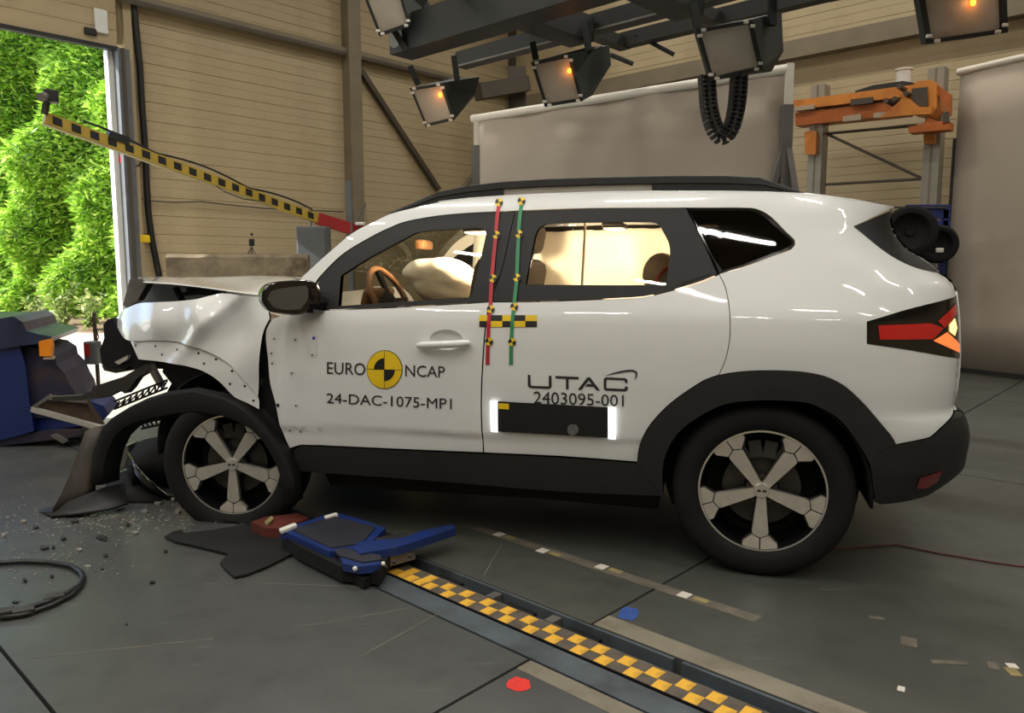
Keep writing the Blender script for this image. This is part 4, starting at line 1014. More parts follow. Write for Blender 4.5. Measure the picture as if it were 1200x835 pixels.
for px, py, h, lab in ((52, 352, .8, 'small weed with pale leaves growing at the foot of the hedge'), (72, 366, .75, 'spindly yellow-green weed in the planting bed left of the jamb'), (104, 372, .7, 'dry weed standing beside the white door jamb'), (38, 356, .45, 'low grey-green bush at the foot of the hedge')):
    b0 = P(px, py + 4, {52: 15.6, 72: 14.6, 104: 14.0, 38: 15.9}[px]); b0.z = .16
    w = empty('weed', b0); tag(w, lab, 'plant', 'weeds along the planting bed'); rr = random.Random(px); sp = []; mb = MB()
    for s_ in range(6):
        tip = b0 + Vector((rr.uniform(-.3, .3), rr.uniform(-.2, .2), h * rr.uniform(.6, 1.1))); mb.tube([b0, b0.lerp(tip, .5) + Vector((0, 0, .05)), tip], [.008, .006, .003], 5)
        for k in range(26): t = rr.random(); sp.append((b0.lerp(tip, t), Vector((rr.uniform(-1, 1), rr.uniform(-1, 1), .4))))
    mb.build('stems', M['weed_leaf'], w, world=True); leaves('leaves', sp, M['weed_leaf'], w, .06, px)['kind'] = 'stuff'
# ================================================================== THINGS IN THE HALL
# ---------------------------------------------------------------- backdrop screens
mk('screen_cloth', (170, 158, 144), rough=.85, var=.03, scale=1.5); mk('tube_white', (214, 208, 196), rough=.45, var=.04)
mk('post_grey', (96, 94, 90), rough=.5, var=.1)
def screen(name, A, B, ztop, zbot, label):
    A = Vector((A.x, A.y, 0)); B = Vector((B.x, B.y, 0)); rt = empty(name, A); tag(rt, label, 'screen')
    d = (B - A).normalized(); n = Vector((d.y, -d.x, 0)); up = Vector((0, 0, 1)); rows = []
    for i in range(21):
        p = A.lerp(B, i / 20); rows.append([p + up * (zbot + (ztop - zbot) * j / 6) + n * (.012 * math.sin(i * 1.1)) for j in range(7)])
    MB().grid(rows).build('screen_cloth', M['screen_cloth'], rt, world=True, smooth=True, solid=.006)
    MB().tube([A - d * .03 + up * (ztop + .02), B + d * .03 + up * (ztop + .02)], .042, 14).build('roller_tube', M['tube_white'], rt, world=True, smooth=40)
    MB().bar(A + up * zbot, B + up * zbot, .05, .05).build('weight_bar', M['black_plastic'], rt, world=True)
    return rt, d, n
ZT = 2.92
def at_z(px, py, z): return G(px, py, z)
A = at_z(556, 141, ZT); B = at_z(921, 84, ZT)
s1, d, n = screen('backdrop_screen', A, B, ZT, .25, 'grey roll-down backdrop screen standing behind the car roof')
for q, nm in ((A, 'screen_post'), (B, 'screen_post')):
    MB().bar(Vector((q.x, q.y, 0)) + d * .02, Vector((q.x, q.y, ZT - .28)) + d * .02, .09, .09, up=(1, 0, 0)).build(nm, M['post_grey'], s1, world=True)
    MB().bar(Vector((q.x, q.y, ZT - .28)) + d * .03, Vector((q.x, q.y, ZT + .06)) + d * .03, .06, .06, up=(1, 0, 0)).build('post_cap', M['tube_white'], s1, world=True)
Bz = Vector((B.x, B.y, 2.35)) + d * .03
for e in (Vector((B.x, B.y, 0)) + d * .55 + n * .15, Vector((B.x, B.y, 0)) - d * .45 + n * .5, Vector((B.x, B.y, 0)) - n * .5):
    MB().bar(Bz, e, .05, .05).build('stand_leg', M['post_grey'], s1, world=True)
L0 = G(1103, 434); dr = Vector((.479, -.878, 0)); zt = (P(1122, 86, L0.y)).z
s2_, d, n = screen('backdrop_screen', L0, L0 + dr * 6.2, zt, .04, 'large grey backdrop screen reaching the floor behind the tail lamp')
MB().tube([L0 - dr * .02 + Vector((0, 0, 0)), L0 - dr * .02 + Vector((0, 0, zt - .75))], .018, 8).build('edge_pole', M['black_plastic'], s2_, world=True)

# ---------------------------------------------------------------- orange gantry crane
mk('orange', (208, 130, 44), rough=.45, var=.1, scale=4, dirt=(176, 98, 34), dscale=3); mk('orange_dark', (178, 94, 32), rough=.5, var=.12)
mk('alu_post', (150, 146, 136), rough=.4, metal=.4, var=.08); mk('white_plastic', (220, 216, 208), rough=.4, var=.03)
GV = 10.1
gy = empty('gantry_crane', Vector((on_v(1000, 250, GV).x, on_v(1000, 250, GV).y, 0)), ROOM); tag(gy, 'orange gantry crane on two aluminium posts beyond the car tail', 'crane')
def gv(px, py, d=0): return on_v(px, py, GV) + VA * d
def gp(name, pts, depth, m, d0=0): return MB().prism([gv(x, y, d0) for x, y in pts], VA * depth).build(name, m, gy, world=True)
gp('upper_rail', [(928, 117), (1094, 95), (1096, 108), (928, 128)], .5, M['orange'], .05)
gp('lower_rail', [(928, 131), (1040, 117), (1060, 122), (1060, 132), (928, 146)], .25, M['orange_dark'], .1)
gp('rail_slot', [(996, 116), (1022, 113), (1022, 120), (996, 123)], .06, M['frame_dark'], .02)
gp('rail_label', [(928, 125), (953, 122), (953, 127), (928, 130)], .03, M['beige_cloth'], .02)
gp('rail_label', [(987, 136), (1008, 133), (1008, 140), (987, 142)], .03, M['beige_cloth'], .02)
gp('rail_label', [(1023, 132), (1042, 130), (1042, 136), (1023, 138)], .03, M['beige_cloth'], .02)
gp('end_head', [(1068, 104), (1078, 97), (1093, 95), (1100, 100), (1100, 128), (1094, 138), (1070, 134), (1058, 118)], .35, M['orange'], -.1)
gp('head_recess', [(1072, 106), (1090, 104), (1091, 126), (1073, 128)], .05, M['frame_dark'], -.13)
gp('end_plate', [(1100, 100), (1115, 111), (1114, 135), (1110, 136), (1108, 118), (1100, 112)], .1, M['orange_dark'], -.05)
gp('gusset', [(1036, 141), (1048, 131), (1064, 117), (1070, 118), (1082, 128), (1098, 128), (1096, 136), (1060, 138)], .06, M['orange'], -.18)
gp('carriage', [(1067, 150), (1085, 146), (1090, 138), (1100, 143), (1115, 144), (1115, 153), (1068, 157)], .2, M['orange_dark'], -.1)
gp('damper', [(1108, 134), (1113, 132), (1115, 146), (1107, 148)], .05, M['frame_dark'], -.1)
for bx_ in ((1045, 121), (1055, 119), (1060, 105), (1068, 113)): MB().tube([gv(*bx_, -.22), gv(*bx_, .1)], .03, 8).build('bolt', M['frame_dark'], gy, world=True)
gp('cable_guard', [(998, 105), (1020, 98), (1055, 93), (1068, 95), (1070, 99), (1030, 103), (1000, 107)], .3, M['black_plastic'], .1)
mb = MB(); c = gv(1053, 88, .2); mb.lathe([(0, .11), (.10, .11), (.10, .09), (.085, .085), (.085, -.06), (0, -.06)], Matrix.Translation(c) @ Matrix.Rotation(math.pi / 2, 4, 'X'), 20); mb.build('beacon', M['white_plastic'], gy, world=True, smooth=35)
for (x0, x1, yt, dd) in ((944, 959, 96, .3), (1084, 1100, 75, .3)):
    a, b = gv(x0, yt, dd), gv(x1, yt, dd); cc = (a + b) / 2
    vv, uu = vu(cc); MB().rbox(vv - .1, vv + .1, uu - .09, uu + .09, 0, cc.z).build('post', M['alu_post'], gy, world=True)
    MB().rbox(vv - .103, vv - .1, uu - .012, uu + .012, .1, cc.z).build('post_slot', M['frame_steel'], gy, world=True)
    gp('post_clamp', [(x0 - 5, 153 if x0 < 1000 else 157), (x0 + 9, 152 if x0 < 1000 else 156), (x0 + 8, 180 if x0 < 1000 else 167), (x0 - 4, 180 if x0 < 1000 else 167)], .08, M['orange'], .1)
for a, b in (((960, 154), (1071, 206)), ((957, 214), (1071, 207)), ((958, 153), (1066, 143))): MB().tube([gv(*a, .3), gv(*b, .3)], .018, 6).build('brace_rod', M['frame_dark'], gy, world=True)

# ---------------------------------------------------------------- blue wheel rack behind the tail
mk('rack_blue', (34, 50, 120), rough=.5, var=.15)
ry = 8.7; rk = empty('wheel_rack', Vector((P(1085, 270, ry).x, ry, 0))); tag(rk, 'blue steel rack standing behind the car tail beside the backdrop screen', 'rack')
for px in (1078, 1104): 
    q = P(px, 300, ry + .25); MB().bar((q.x, q.y, 0), (q.x, q.y, P(px, 246, ry + .25).z), .06, .06, up=(1, 0, 0)).build('rack_post', M['rack_blue'], rk, world=True)
for py in (248, 262, 290): MB().bar(P(1062, py, ry + .25), P(1112, py, ry + .25), .06, .07 if py > 250 else .16).build('rack_bar', M['rack_blue'], rk, world=True)
MB().bar(P(1046, 243, ry + .2), P(1110, 243, ry + .2), .03, .02).build('top_rod', M['frame_dark'], rk, world=True)
for (px, py, r_, yy, lab) in ((1066, 271, .285, ry - .05, 'large black wheel hanging on the blue rack behind the tail'), (1098, 286, .22, ry + .15, 'smaller black tyre low on the blue rack next to the backdrop screen')):
    w = empty('spare_wheel', P(px, py, yy)); tag(w, lab, 'wheel', 'wheels on the blue rack'); Bm = Matrix.Rotation(math.radians(-22), 4, 'Z') @ Matrix.Rotation(math.pi, 4, 'Z')
    s = r_ / .3; MB().lathe([(.19 * s, .06), (.21 * s, .09), (.26 * s, .095), (.29 * s, .08), (.30 * s, .05), (.30 * s, -.05), (.29 * s, -.08), (.26 * s, -.095), (.19 * s, -.08)], Bm, 40).build('tyre', M['rubber'], w, smooth=35)
    MB().lathe([(0, .03), (.05 * s, .035), (.06 * s, .02), (.15 * s, .03), (.19 * s, .06), (.19 * s, -.06)], Bm, 30).build('rim', M['chassis'], w, smooth=35)
w_ = MB().box(P(1101, 293, ry - .1), (.09, .02, .05), bev=.008).build('rack_tag', M['white_plastic'], rk, world=True)

# ---------------------------------------------------------------- overhead light rig
mk('rig_black', (30, 33, 32), rough=.55, var=.2, scale=3); mk('rig_green', (24, 34, 32), rough=.6, var=.15); mk('diffuser', (176, 170, 160), rough=.35, var=.05, scale=5, dirt=(160, 150, 138), dscale=3)
rig = empty('lighting_rig', R(4.3, 3, 3.0), ROOM); tag(rig, 'black steel beam rig hanging above the car', 'lighting rig')
def rig_line(px, py, z, du0, du1):
    p = G(px, py, z); v, u = vu(p); return v, u + du0, u + du1
v, ua, ub = rig_line(470, 66, 3.05, .0, -7); RV, RU = v, ua
MB().rbox(v - .12, v + .12, ub, ua, 3.04, 3.32).build('main_beam', M['rig_black'], rig, world=True)
MB().tube([R(v - .125, ua - .08, 3.17), R(v - .10, ua - .08, 3.17)], .09, 20).build('beam_end_cap', M['grey_metal'], rig, world=True)
v2, ua2, ub2 = rig_line(540, 80, 3.2, .0, -8)
MB().rbox(v2 - .07, v2 + .07, ub2, ua2, 3.2, 3.34).build('second_beam', M['rig_black'], rig, world=True)
MB().rbox(v2 - .08, v2 - .072, ub2, ua2, 3.195, 3.21).build('beam_lip', M['grey_metal'], rig, world=True)
MB().rbox(v2 + .9, v2 + 1.02, ub2, ua2 - 1.2, 3.35, 3.48).build('third_beam', M['rig_black'], rig, world=True)
for uu in (RU - .9, RU - 1.9, RU - 2.9, RU - 3.9, RU - 5.0):
    MB().rbox(v - .5, v2 + 1.0, uu - .06, uu + .06, 3.34, 3.44).build('cross_bar', M['rig_black'], rig, world=True)
    MB().rbox(v - .02, v + .02, uu - .02, uu + .02, 3.44, CEIL).build('hanger_rod', M['rig_black'], rig, world=True)
for k in range(4): MB().rbox(v + .15, v2 - .1, RU - 1.35 - k, RU - 1.1 - k, 3.1, 3.3).build('gusset_plate', M['rig_black'], rig, world=True)
for a, b in (((745, 40), (790, 64)), ((715, 64), (742, 75)), ((795, 30), (812, 36))): MB().tube([P(*a, 7.4), P(*b, 7.4)], .022, 6).build('thin_rod', M['rig_black'], rig, world=True)
mk('filament', (255, 150, 60), var=0, emit=(255, 120, 30), estr=7)
def flood(front, Y, back, label, glow=None, bracket=None, tilt=.12):
    """front = px corners tl,tr,br,bl; back = px corners of the rear box"""
    c = P(sum(p[0] for p in front) / 4, sum(p[1] for p in front) / 4, Y)
    rt = empty('flood_light', c); tag(rt, label, 'floodlight', 'floodlights on the overhead rig')
    Fp = [P(x, y, Y + (-tilt if i < 2 else tilt) * .3) for i, (x, y) in enumerate(front)]
    n = (Fp[1] - Fp[0]).cross(Fp[3] - Fp[0]).normalized(); n = n if n.y < 0 else -n
    cen = sum(Fp, Vector()) / 4
    outer = [cen + (p - cen) * 1.17 for p in Fp]
    fw = MB()
    for i in range(4):
        j = (i + 1) % 4; fw.add([outer[i], outer[j], Fp[j], Fp[i], outer[i] - n * .06, outer[j] - n * .06, Fp[j] - n * .06, Fp[i] - n * .06], [(0, 1, 2, 3), (4, 7, 6, 5), (0, 4, 5, 1), (2, 6, 7, 3)])
    frm = fw.build('frame', M['rig_black'], rt, world=True)
    MB().prism([p - n * .02 for p in Fp], -n * .01).build('diffuser', M['diffuser'], rt, world=True)
    Bk = [P(x, y, Y + .42) for x, y in back]
    hb = MB(); hb.add([p - n * .055 for p in outer] + Bk, [(4, 5, 6, 7)] + [(i, (i + 1) % 4, 4 + (i + 1) % 4, 4 + i) for i in range(4)]); hb.build('housing', M['rig_green'], rt, world=True)
    for i in range(4):
        for t in (.10, .90):
            j = (i + 1) % 4; p = Fp[i].lerp(Fp[j], t); p = p + (p - cen).normalized() * .018
            MB().box(p + n * .008, (.032, .018, .02), bev=.004).build('clip', M['white_plastic'], frm, world=True)
    if glow:
        g = P(glow[0], glow[1], Y) ; k = (g - cen).dot(n); g = g - n * (k + .005)
        MB().sphere(g, (.016, .01, .02)).build('filament', M['filament'], rt, world=True)
        l = bpy.data.lights.new('filament_light', 'POINT'); l.energy = .22; l.color = (1, .4, .12); l.shadow_soft_size = .02
        lo = bpy.data.objects.new('filament_light', l); COL.objects.link(lo); lo.parent = rt; lo.location = (g + n * .05) - c
    if bracket:
        for a, b in bracket: MB().bar(P(a[0], a[1], Y + .2), P(b[0], b[1], Y + .2), .05, .05).build('bracket_arm', M['rig_black'], rt, world=True)
flood([(428, -8), (466, -12), (477, 27), (446, 38)], 6.3, [(476, -20), (505, -12), (498, 12), (480, 26)], 'floodlight with milky diffuser nearest the wall column, cut by the picture top', bracket=[((462, 36), (476, 60)), ((500, 6), (515, 40))])
flood([(484, 106), (516, 101), (529, 138), (500, 145)], 6.7, [(530, 92), (562, 90), (556, 112), (536, 135)], 'lowest floodlight, hanging from the end of the rig left of the backdrop screen', glow=(516, 111), bracket=[((481, 78), (490, 99)), ((532, 66), (536, 96))])
flood([(627, 76), (666, 68), (679, 115), (641, 121)], 6.2, [(690, 55), (714, 53), (716, 76), (694, 112)], 'floodlight with a glowing orange lamp above the middle of the backdrop screen', glow=(667, 83), bracket=[((684, 26), (690, 60)), ((624, 50), (628, 70))])
flood([(821, 38), (878, 28), (889, 78), (836, 90)], 5.4, [(896, 18), (916, 14), (918, 60), (904, 84)], 'floodlight with the black cable chain hanging below it', bracket=[((812, 4), (818, 34)), ((905, 0), (905, 30))])
flood([(1082, -16), (1172, -26), (1174, 34), (1092, 46)], 4.6, [(1120, -30), (1160, -30), (1160, 10), (1110, 10)], 'floodlight with bright orange lamp at the top above the white screen roller', glow=(1140, 3))
flood([(570, -26), (600, -30), (606, 2), (578, 8)], 6.6, [(610, -34), (640, -36), (640, -14), (616, 0)], 'floodlight mostly hidden above the main rig beam', bracket=[((612, -4), (614, 14))])
# machinery lump in the far corner beyond the rig
cm = empty('air_duct', P(590, 112, 12.6)); tag(cm, 'dark duct and conduit in the hall corner behind the floodlights', 'duct')
MB().bar(P(560, 108, 12.8), P(616, 99, 13.2), .3, .24).build('duct_run', M['frame_dark'], cm, world=True)
MB().bar(P(606, 80, 13.4), P(606, 150, 13.4), .3, .3, up=(1, 0, 0)).build('duct_drop', M['frame_dark'], cm, world=True)

# ---------------------------------------------------------------- hanging cable chain
ch = empty('cable_chain', P(845, 95, 5.5)); tag(ch, 'black plastic cable chain hanging in a loop under a floodlight', 'cable chain')
path = [(828, 88), (829, 105), (830, 122), (833, 138), (838, 152), (845, 160.5), (851, 160), (857, 150), (861, 136), (863.5, 122), (865, 105), (866, 88)]
pp = [P(x, y, 5.5) for x, y in path]; seg = []; tot = 0
dists = [0]
for a, b in zip(pp, pp[1:]): dists.append(dists[-1] + (b - a).length)
def along(s):
    for i in range(len(pp) - 1):
        if s <= dists[i + 1]: return pp[i].lerp(pp[i + 1], (s - dists[i]) / (dists[i + 1] - dists[i]))
    return pp[-1]
nl = 30
for i in range(nl):
    a, b = along(dists[-1] * (i + .04) / nl), along(dists[-1] * (i + .96) / nl); t = (b - a).normalized(); sd_ = t.cross(Vector((0, 1, 0))).normalized()
    mb = MB(); mb.bar(a, b, .10, .016, up=sd_); mb.bar(a + sd_ * .045, b + sd_ * .045, .10, .012, up=sd_); mb.bar(a - sd_ * .045, b - sd_ * .045, .10, .012, up=sd_)
    mb.bar((a * .65 + b * .35) - sd_ * .045, (a * .65 + b * .35) + sd_ * .045, .09, .008, up=t)
    mb.build('chain_link', M['black_plastic'], ch, world=True)

# ---------------------------------------------------------------- striped boom with camera
mk('boom_yellow', (172, 146, 52), rough=.5, var=.12, scale=8)
A, B = P(52, 138, 7.4), P(372, 256, 9.6)
bo = bpy.data.objects.new('camera_boom', None); COL.objects.link(bo); dirn = (B - A).normalized(); yv = Vector((0, 0, 1)).cross(dirn).normalized(); zv = dirn.cross(yv)
bo.matrix_basis = Matrix.Translation(A) @ Matrix((dirn, yv, zv)).transposed().to_4x4()
tag(bo, 'yellow and black striped boom arm reaching across the doorway', 'boom')
Ln = (B - A).length
ba_ = MB().box((Ln / 2, 0, 0), (Ln, .07, .108)).build('boom_arm', M['boom_yellow'], bo)
bk_ = None; k = 0
while .10 + k * .168 < Ln - .1:
    x = .10 + k * .168; k += 1
    if bk_ is None: bk_ = MB().prism([(-.03, -.0365, -.037), (.055, -.0365, -.037), (.035, -.0365, .037), (-.05, -.0365, .037)], (0, .073, 0)).build('black_block', M['black'], ba_); bk_.location = (x, 0, 0)
    else: c = bk_.copy(); COL.objects.link(c); c.parent = ba_; c.location = (x, 0, 0)
MB().box((Ln / 2 - .3, 0, -.06), (Ln - .6, .072, .01)).build('boom_edge', M['old_tape'], bo)
mk('red_metal', (150, 28, 30), rough=.5, var=.12)
e1, e2 = P(372, 256, 9.6), P(424, 272, 9.9)
mb = MB(); mb.bar(e1, e2, .12, .14); mb.build('boom_head', M['red_metal'], bo, world=True)
mb = MB(); mb.box((.66, 0, .065), (.2, .09, .08)); mb.build('junction_box', M['black'], bo)
cb = [A + dirn * (Ln * t) + Vector((0, -.04, .06 + .055 * abs(math.sin(t * 9)))) for t in [.12 + .86 * i / 40 for i in range(41)]]
MB().tube(cb, .011, 6).build('boom_cable', M['black'], bo, world=True)
cb = [P(x, y, z) for x, y, z in ((246, 212, 8.6), (262, 224, 8.6), (285, 233, 8.7), (310, 236, 8.9))]
MB().tube(cb, .006, 6).build('boom_cable', M['black'], bo, world=True)
# camera sitting on the tip
cmr = empty('action_camera', P(58, 128, 7.36)); tag(cmr, 'small black video camera clamped on the tip of the striped boom', 'camera')
MB().box(P(60, 113, 7.36), (.12, .13, .11), Matrix.Rotation(.5, 3, 'Z'), bev=.012).build('camera_body', M['black'], cmr, world=True)
MB().tube([P(54, 112, 7.32), P(48, 114, 7.22)], .04, 14).build('lens', M['grey_metal'], cmr, world=True, smooth=40)
MB().bar(P(52, 134, 7.36), P(55, 118, 7.36), .05, .04).build('clamp', M['dark_metal'], cmr, world=True)
MB().tube([P(55, 104, 7.36), P(63, 106, 7.36), P(66, 116, 7.36)], .008, 6).build('camera_cable', M['black'], cmr, world=True)
# ---------------------------------------------------------------- things by the wall behind the hood
mk('old_concrete', (128, 116, 96), rough=.9, var=.3, scale=5, bump=.4, bscale=18, dirt=(78, 66, 48), dscale=2.6)
cY = 8.2; a, b = P(194, 300, cY), P(360, 300, cY + .3)
ccb = empty('concrete_block', Vector((a.x, a.y, 0))); tag(ccb, 'weathered concrete barrier block standing behind the crushed hood', 'concrete block')
d_ = Vector((b.x - a.x, b.y - a.y, 0)); zt = P(277, 298, cY + .15).z
bm0 = MB(); n = 14
rr = random.Random(4)
nrm = Vector((-d_.y, d_.x, 0)).normalized()
rows = []
for i in range(n + 1):
    q = Vector((a.x, a.y, 0)) + d_ * (i / n); j = lambda s=.01: rr.uniform(-s, s)
    rows.append([q + Vector((0, 0, 0)), q + Vector((0, 0, zt * .5)) + nrm * j(), q + Vector((0, 0, zt - .03 + j())), q + Vector((0, 0, zt + j(.008))) + nrm * .03, q + nrm * .5 + Vector((0, 0, zt + j(.008))), q + nrm * .53])
bm0.grid(rows); bm0.add(rows[0], [tuple(range(6))]); bm0.add(rows[-1], [tuple(range(6))]); bm0.build('block_body', M['old_concrete'], ccb, world=True)
tc_ = empty('tripod_camera', P(295, 297, cY + .35)); tag(tc_, 'tiny black camera on a ball mount standing on the concrete block', 'camera')
MB().box(P(295, 284, cY + .35), (.05, .06, .08), bev=.01).build('camera_body', M['black'], tc_, world=True)
MB().tube([P(295, 276, cY + .35), P(295, 273, cY + .35)], .014).build('antenna', M['black'], tc_, world=True)
mb = MB()
for dx in (-5, 0, 5): mb.tube([P(295, 289, cY + .35), P(295 + dx, 298.5, cY + .35 + (0 if dx else .05))], .008, 6)
mb.build('mount_legs', M['grey_metal'], tc_, world=True)
mk('cabinet_grey', (86, 90, 92), rough=.45, var=.08)
q0, q1 = P(347, 265, 9.35), P(383, 265, 9.35); cbn = empty('control_cabinet', Vector(((q0.x + q1.x) / 2, 9.35, 0))); tag(cbn, 'grey steel control cabinet standing between the concrete block and the pillar', 'cabinet')
MB().box(Vector(((q0.x + q1.x) / 2, 9.45, q0.z / 2)), (q1.x - q0.x, .22, q0.z), bev=.012).build('cabinet_body', M['cabinet_grey'], cbn, world=True)
MB().box(Vector(((q0.x + q1.x) / 2, 9.33, q0.z / 2)), (q1.x - q0.x - .04, .012, q0.z - .06), bev=.004).build('cabinet_door', M['cabinet_grey'], cbn, world=True)
MB().tube([P(364, 266, 9.45), P(364, 259, 9.45)], .02, 10).build('signal_knob', M['grey_metal'], cbn, world=True)
pst = empty('dark_post', Vector((P(408, 270, 9.8).x, 9.8, 0))); tag(pst, 'slim dark steel post carrying the red boom head beside the wall column', 'post')
q = P(409, 212, 9.8); MB().box(Vector((q.x, q.y, q.z / 2)), (.075, .08, q.z), bev=.005).build('post_tube', M['jamb_grey'], pst, world=True)
MB().box(Vector((q.x, q.y, .01)), (.22, .22, .02)).build('base_plate', M['jamb_grey'], pst, world=True)
lmp = empty('work_lamp', P(422, 266, 9.8)); tag(lmp, 'small articulated work lamp above the red boom head', 'lamp')
MB().tube([P(416, 262, 9.8), P(428, 238, 9.8)], .016).build('lamp_arm', M['grey_metal'], lmp, world=True)
MB().tube([P(428, 238, 9.8), P(430, 262, 9.8)], .004, 5).build('lamp_cable', M['grey_metal'], lmp, world=True)
MB().box(P(422, 262, 9.78), (.12, .07, .04), bev=.01).build('lamp_head', M['white_plastic'], lmp, world=True)
# ---------------------------------------------------------------- cables and sockets on the door wall
def wall_cable(name, pts, r, m, label, cat='cable', d=.05): return tag(MB().tube([on_wall(x, y, d) for x, y in pts], r, 8).build(name, m, smooth=True), label, cat)
wall_cable('wall_hose', [(153, -12), (157, 10), (160, 40), (164, 80), (166, 120), (169, 160), (171, 190), (172, 220), (174, 250), (178, 280), (183, 305), (187, 325)], .04, M['black'], 'thick black hose running down the clad wall beside the door')
wall_cable('wall_cable', [(143, 229), (165, 232), (175, 235), (205, 237), (235, 236), (270, 240), (310, 244), (355, 246), (402, 248)], .010, M['frame_dark'], 'thin dark cable strung along the wall below the boom')
wall_cable('orange_cord', [(132, 58), (137, 95), (141, 140), (145, 180)], .013, M['brown_trim'], 'thin brownish cord beside the door guide rail')
sk = empty('wall_socket', on_wall(148, 184)); tag(sk, 'small blue and red power socket below the boom by the door frame', 'socket')
MB().box(on_wall(150, 182, .08), (.1, .09, .1), Matrix.Rotation(ROOM, 3, 'Z'), bev=.01).build('blue_cap', M['rack_blue'], sk, world=True)
MB().box(on_wall(145, 187, .08), (.1, .09, .1), Matrix.Rotation(ROOM, 3, 'Z'), bev=.01).build('red_cap', M['red_metal'], sk, world=True)
MB().tube([on_wall(x, y, .07) for x, y in ((149, 190), (154, 195), (162, 194), (168, 188))], .009, 6).build('socket_lead', M['black'], sk, world=True)
yt = empty('door_switch', on_wall(160, 280)); tag(yt, 'small yellow door switch plate on the clad wall', 'switch')
MB().box(on_wall(166, 279.5, .05), (.22, .04, .10), Matrix.Rotation(ROOM, 3, 'Z'), bev=.01).build('switch_plate', M['yellow'], yt, world=True)
MB().tube([on_wall(157, 279.5, .05), on_wall(157, 279.5, .1)], .035, 12).build('switch_knob', M['red_metal'], yt, world=True)
MB().box(on_wall(150, 288, .05), (.1, .04, .1), Matrix.Rotation(ROOM, 3, 'Z'), bev=.006).build('switch_box', M['jamb_grey'], yt, world=True)
MB().tube([on_wall(x, y, .05) for x, y in ((147, 300), (151, 300), (152, 320))], .013, 6).build('conduit', M['jamb_grey'], yt, world=True)

# ---------------------------------------------------------------- blue crash trolley
mk('trolley_blue', (20, 40, 98), rough=.4, var=.15, scale=3, dirt=(20, 34, 78), dscale=2.5); mk('trolley_dark', (34, 34, 58), rough=.6, var=.3, scale=5, dirt=(60, 44, 44), dscale=5); mk('amber', (236, 140, 30), rough=.3, var=.05)
tY = 5.25; tr = empty('barrier_trolley', Vector((P(10, 500, tY).x, tY, 0))); tag(tr, 'blue wheeled crash barrier trolley at the open door in front of the car', 'trolley')
def tp_(x, y, d=0): return P(x, y, tY) + Vector((-.35 * d, d, 0))
def tprism(name, pts, d0, d1, m): return MB().prism([tp_(x, y, d0) for x, y in pts], Vector((-.35 * (d1 - d0), d1 - d0, 0))).build(name, m, tr, world=True)
tprism('chassis_block', [(-260, 400), (0, 397), (22, 402), (30, 430), (34, 470), (40, 505), (0, 516), (-260, 540)], 0, .9, M['trolley_blue'])
tprism('barrier_face', [(16, 404), (50, 410), (62, 418), (64, 428), (74, 438), (80, 452), (86, 462), (90, 476), (84, 488), (30, 492), (24, 470)], .05, .75, M['trolley_dark'])
tprism('top_sheet', [(-260, 372), (0, 373), (17, 370), (28, 377), (32, 387), (46, 391), (62, 394), (58, 401), (30, 404), (0, 408), (-260, 412)], -.03, .85, mat('top_sheet', (40, 48, 74), rough=.3, var=.4, scale=5))
tprism('bumper_roll', [(60, 479), (80, 474), (105, 473), (119, 478), (125, 487), (118, 496), (98, 501), (60, 506), (40, 508), (38, 490)], .08, .5, M['trolley_blue'])
tprism('lower_frame', [(-260, 530), (0, 512), (60, 505), (92, 505), (92, 512), (0, 523), (-260, 548)], .02, .8, M['trolley_dark'])
tprism('amber_marker', [(48, 399), (61, 396), (63, 404), (62, 416), (49, 416)], -.06, .02, M['amber'])
tprism('amber_clip', [(53, 417), (64, 417), (64, 420), (53, 420)], -.05, .02, M['beige_cloth'])
tprism('front_rail', [(60, 510), (66, 508), (80, 516), (74, 519)], -.02, .02, M['grey_metal'])
for x in (-120, 60):
    c = tp_(x, 516, .4); c.z = .075; MB().lathe([(0, .03), (.05, .03), (.075, .025), (.075, -.025), (.05, -.03), (0, -.03)], Matrix.Translation(c), 20).build('castor', M['rubber'], tr, world=True, smooth=35)
# small grey box on a stake
bx_ = empty('signal_box', Vector((P(110, 425, 6.1).x, 6.1, 0))); tag(bx_, 'small grey signal box with red light on a thin stake at the doorway', 'signal box')
q = P(109, 413, 6.1); MB().box(q, (.105, .09, .185), bev=.01).build('box_body', M['cabinet_grey'], bx_, world=True)
MB().bar((q.x, 6.15, 0), (q.x, 6.15, P(106, 366, 6.15).z), .022, .022, up=(1, 0, 0)).build('stake', M['frame_dark'], bx_, world=True)
MB().box(P(102, 410, 6.04), (.03, .02, .10)).build('red_light', M['red_metal'], bx_, world=True)
MB().tube([P(107, 372, 6.1), P(116, 395, 6.1), P(113, 400, 6.1)], .005, 5).build('box_cable', M['black'], bx_, world=True)
# ================================================================== DEBRIS AND THINGS ON THE FLOOR
# torn front arch trim, still hanging on the car
AO = [(110, 566), (111, 548), (112, 530), (123, 500), (135, 487), (149, 478), (172, 467), (196, 459.5), (230, 455), (262, 462), (285, 474), (303, 488), (322, 509), (340, 532), (349, 556), (352, 585)]
AI = [(338, 590), (334, 565), (325, 541), (313, 518), (298, 503), (281, 494), (258, 487), (236, 484.5), (212, 486), (190, 490), (168, 494), (152, 501), (141, 512), (133, 528), (128, 548), (127, 566)]
n_ = len(AO); rows = []
for (a, b) in zip(AO, AI[::-1]):
    p, q = cp(a[0], a[1], .90), cp(b[0], b[1], .90); m_ = p.lerp(q, .5)
    rows.append([p + Vector((0, -.02, 0)), p.lerp(q, .12) + Vector((0, .028, 0)), m_ + Vector((0, .036, 0)), p.lerp(q, .85) + Vector((0, .026, 0)), q + Vector((0, -.03, 0)), q + Vector((0, -.07, 0))])
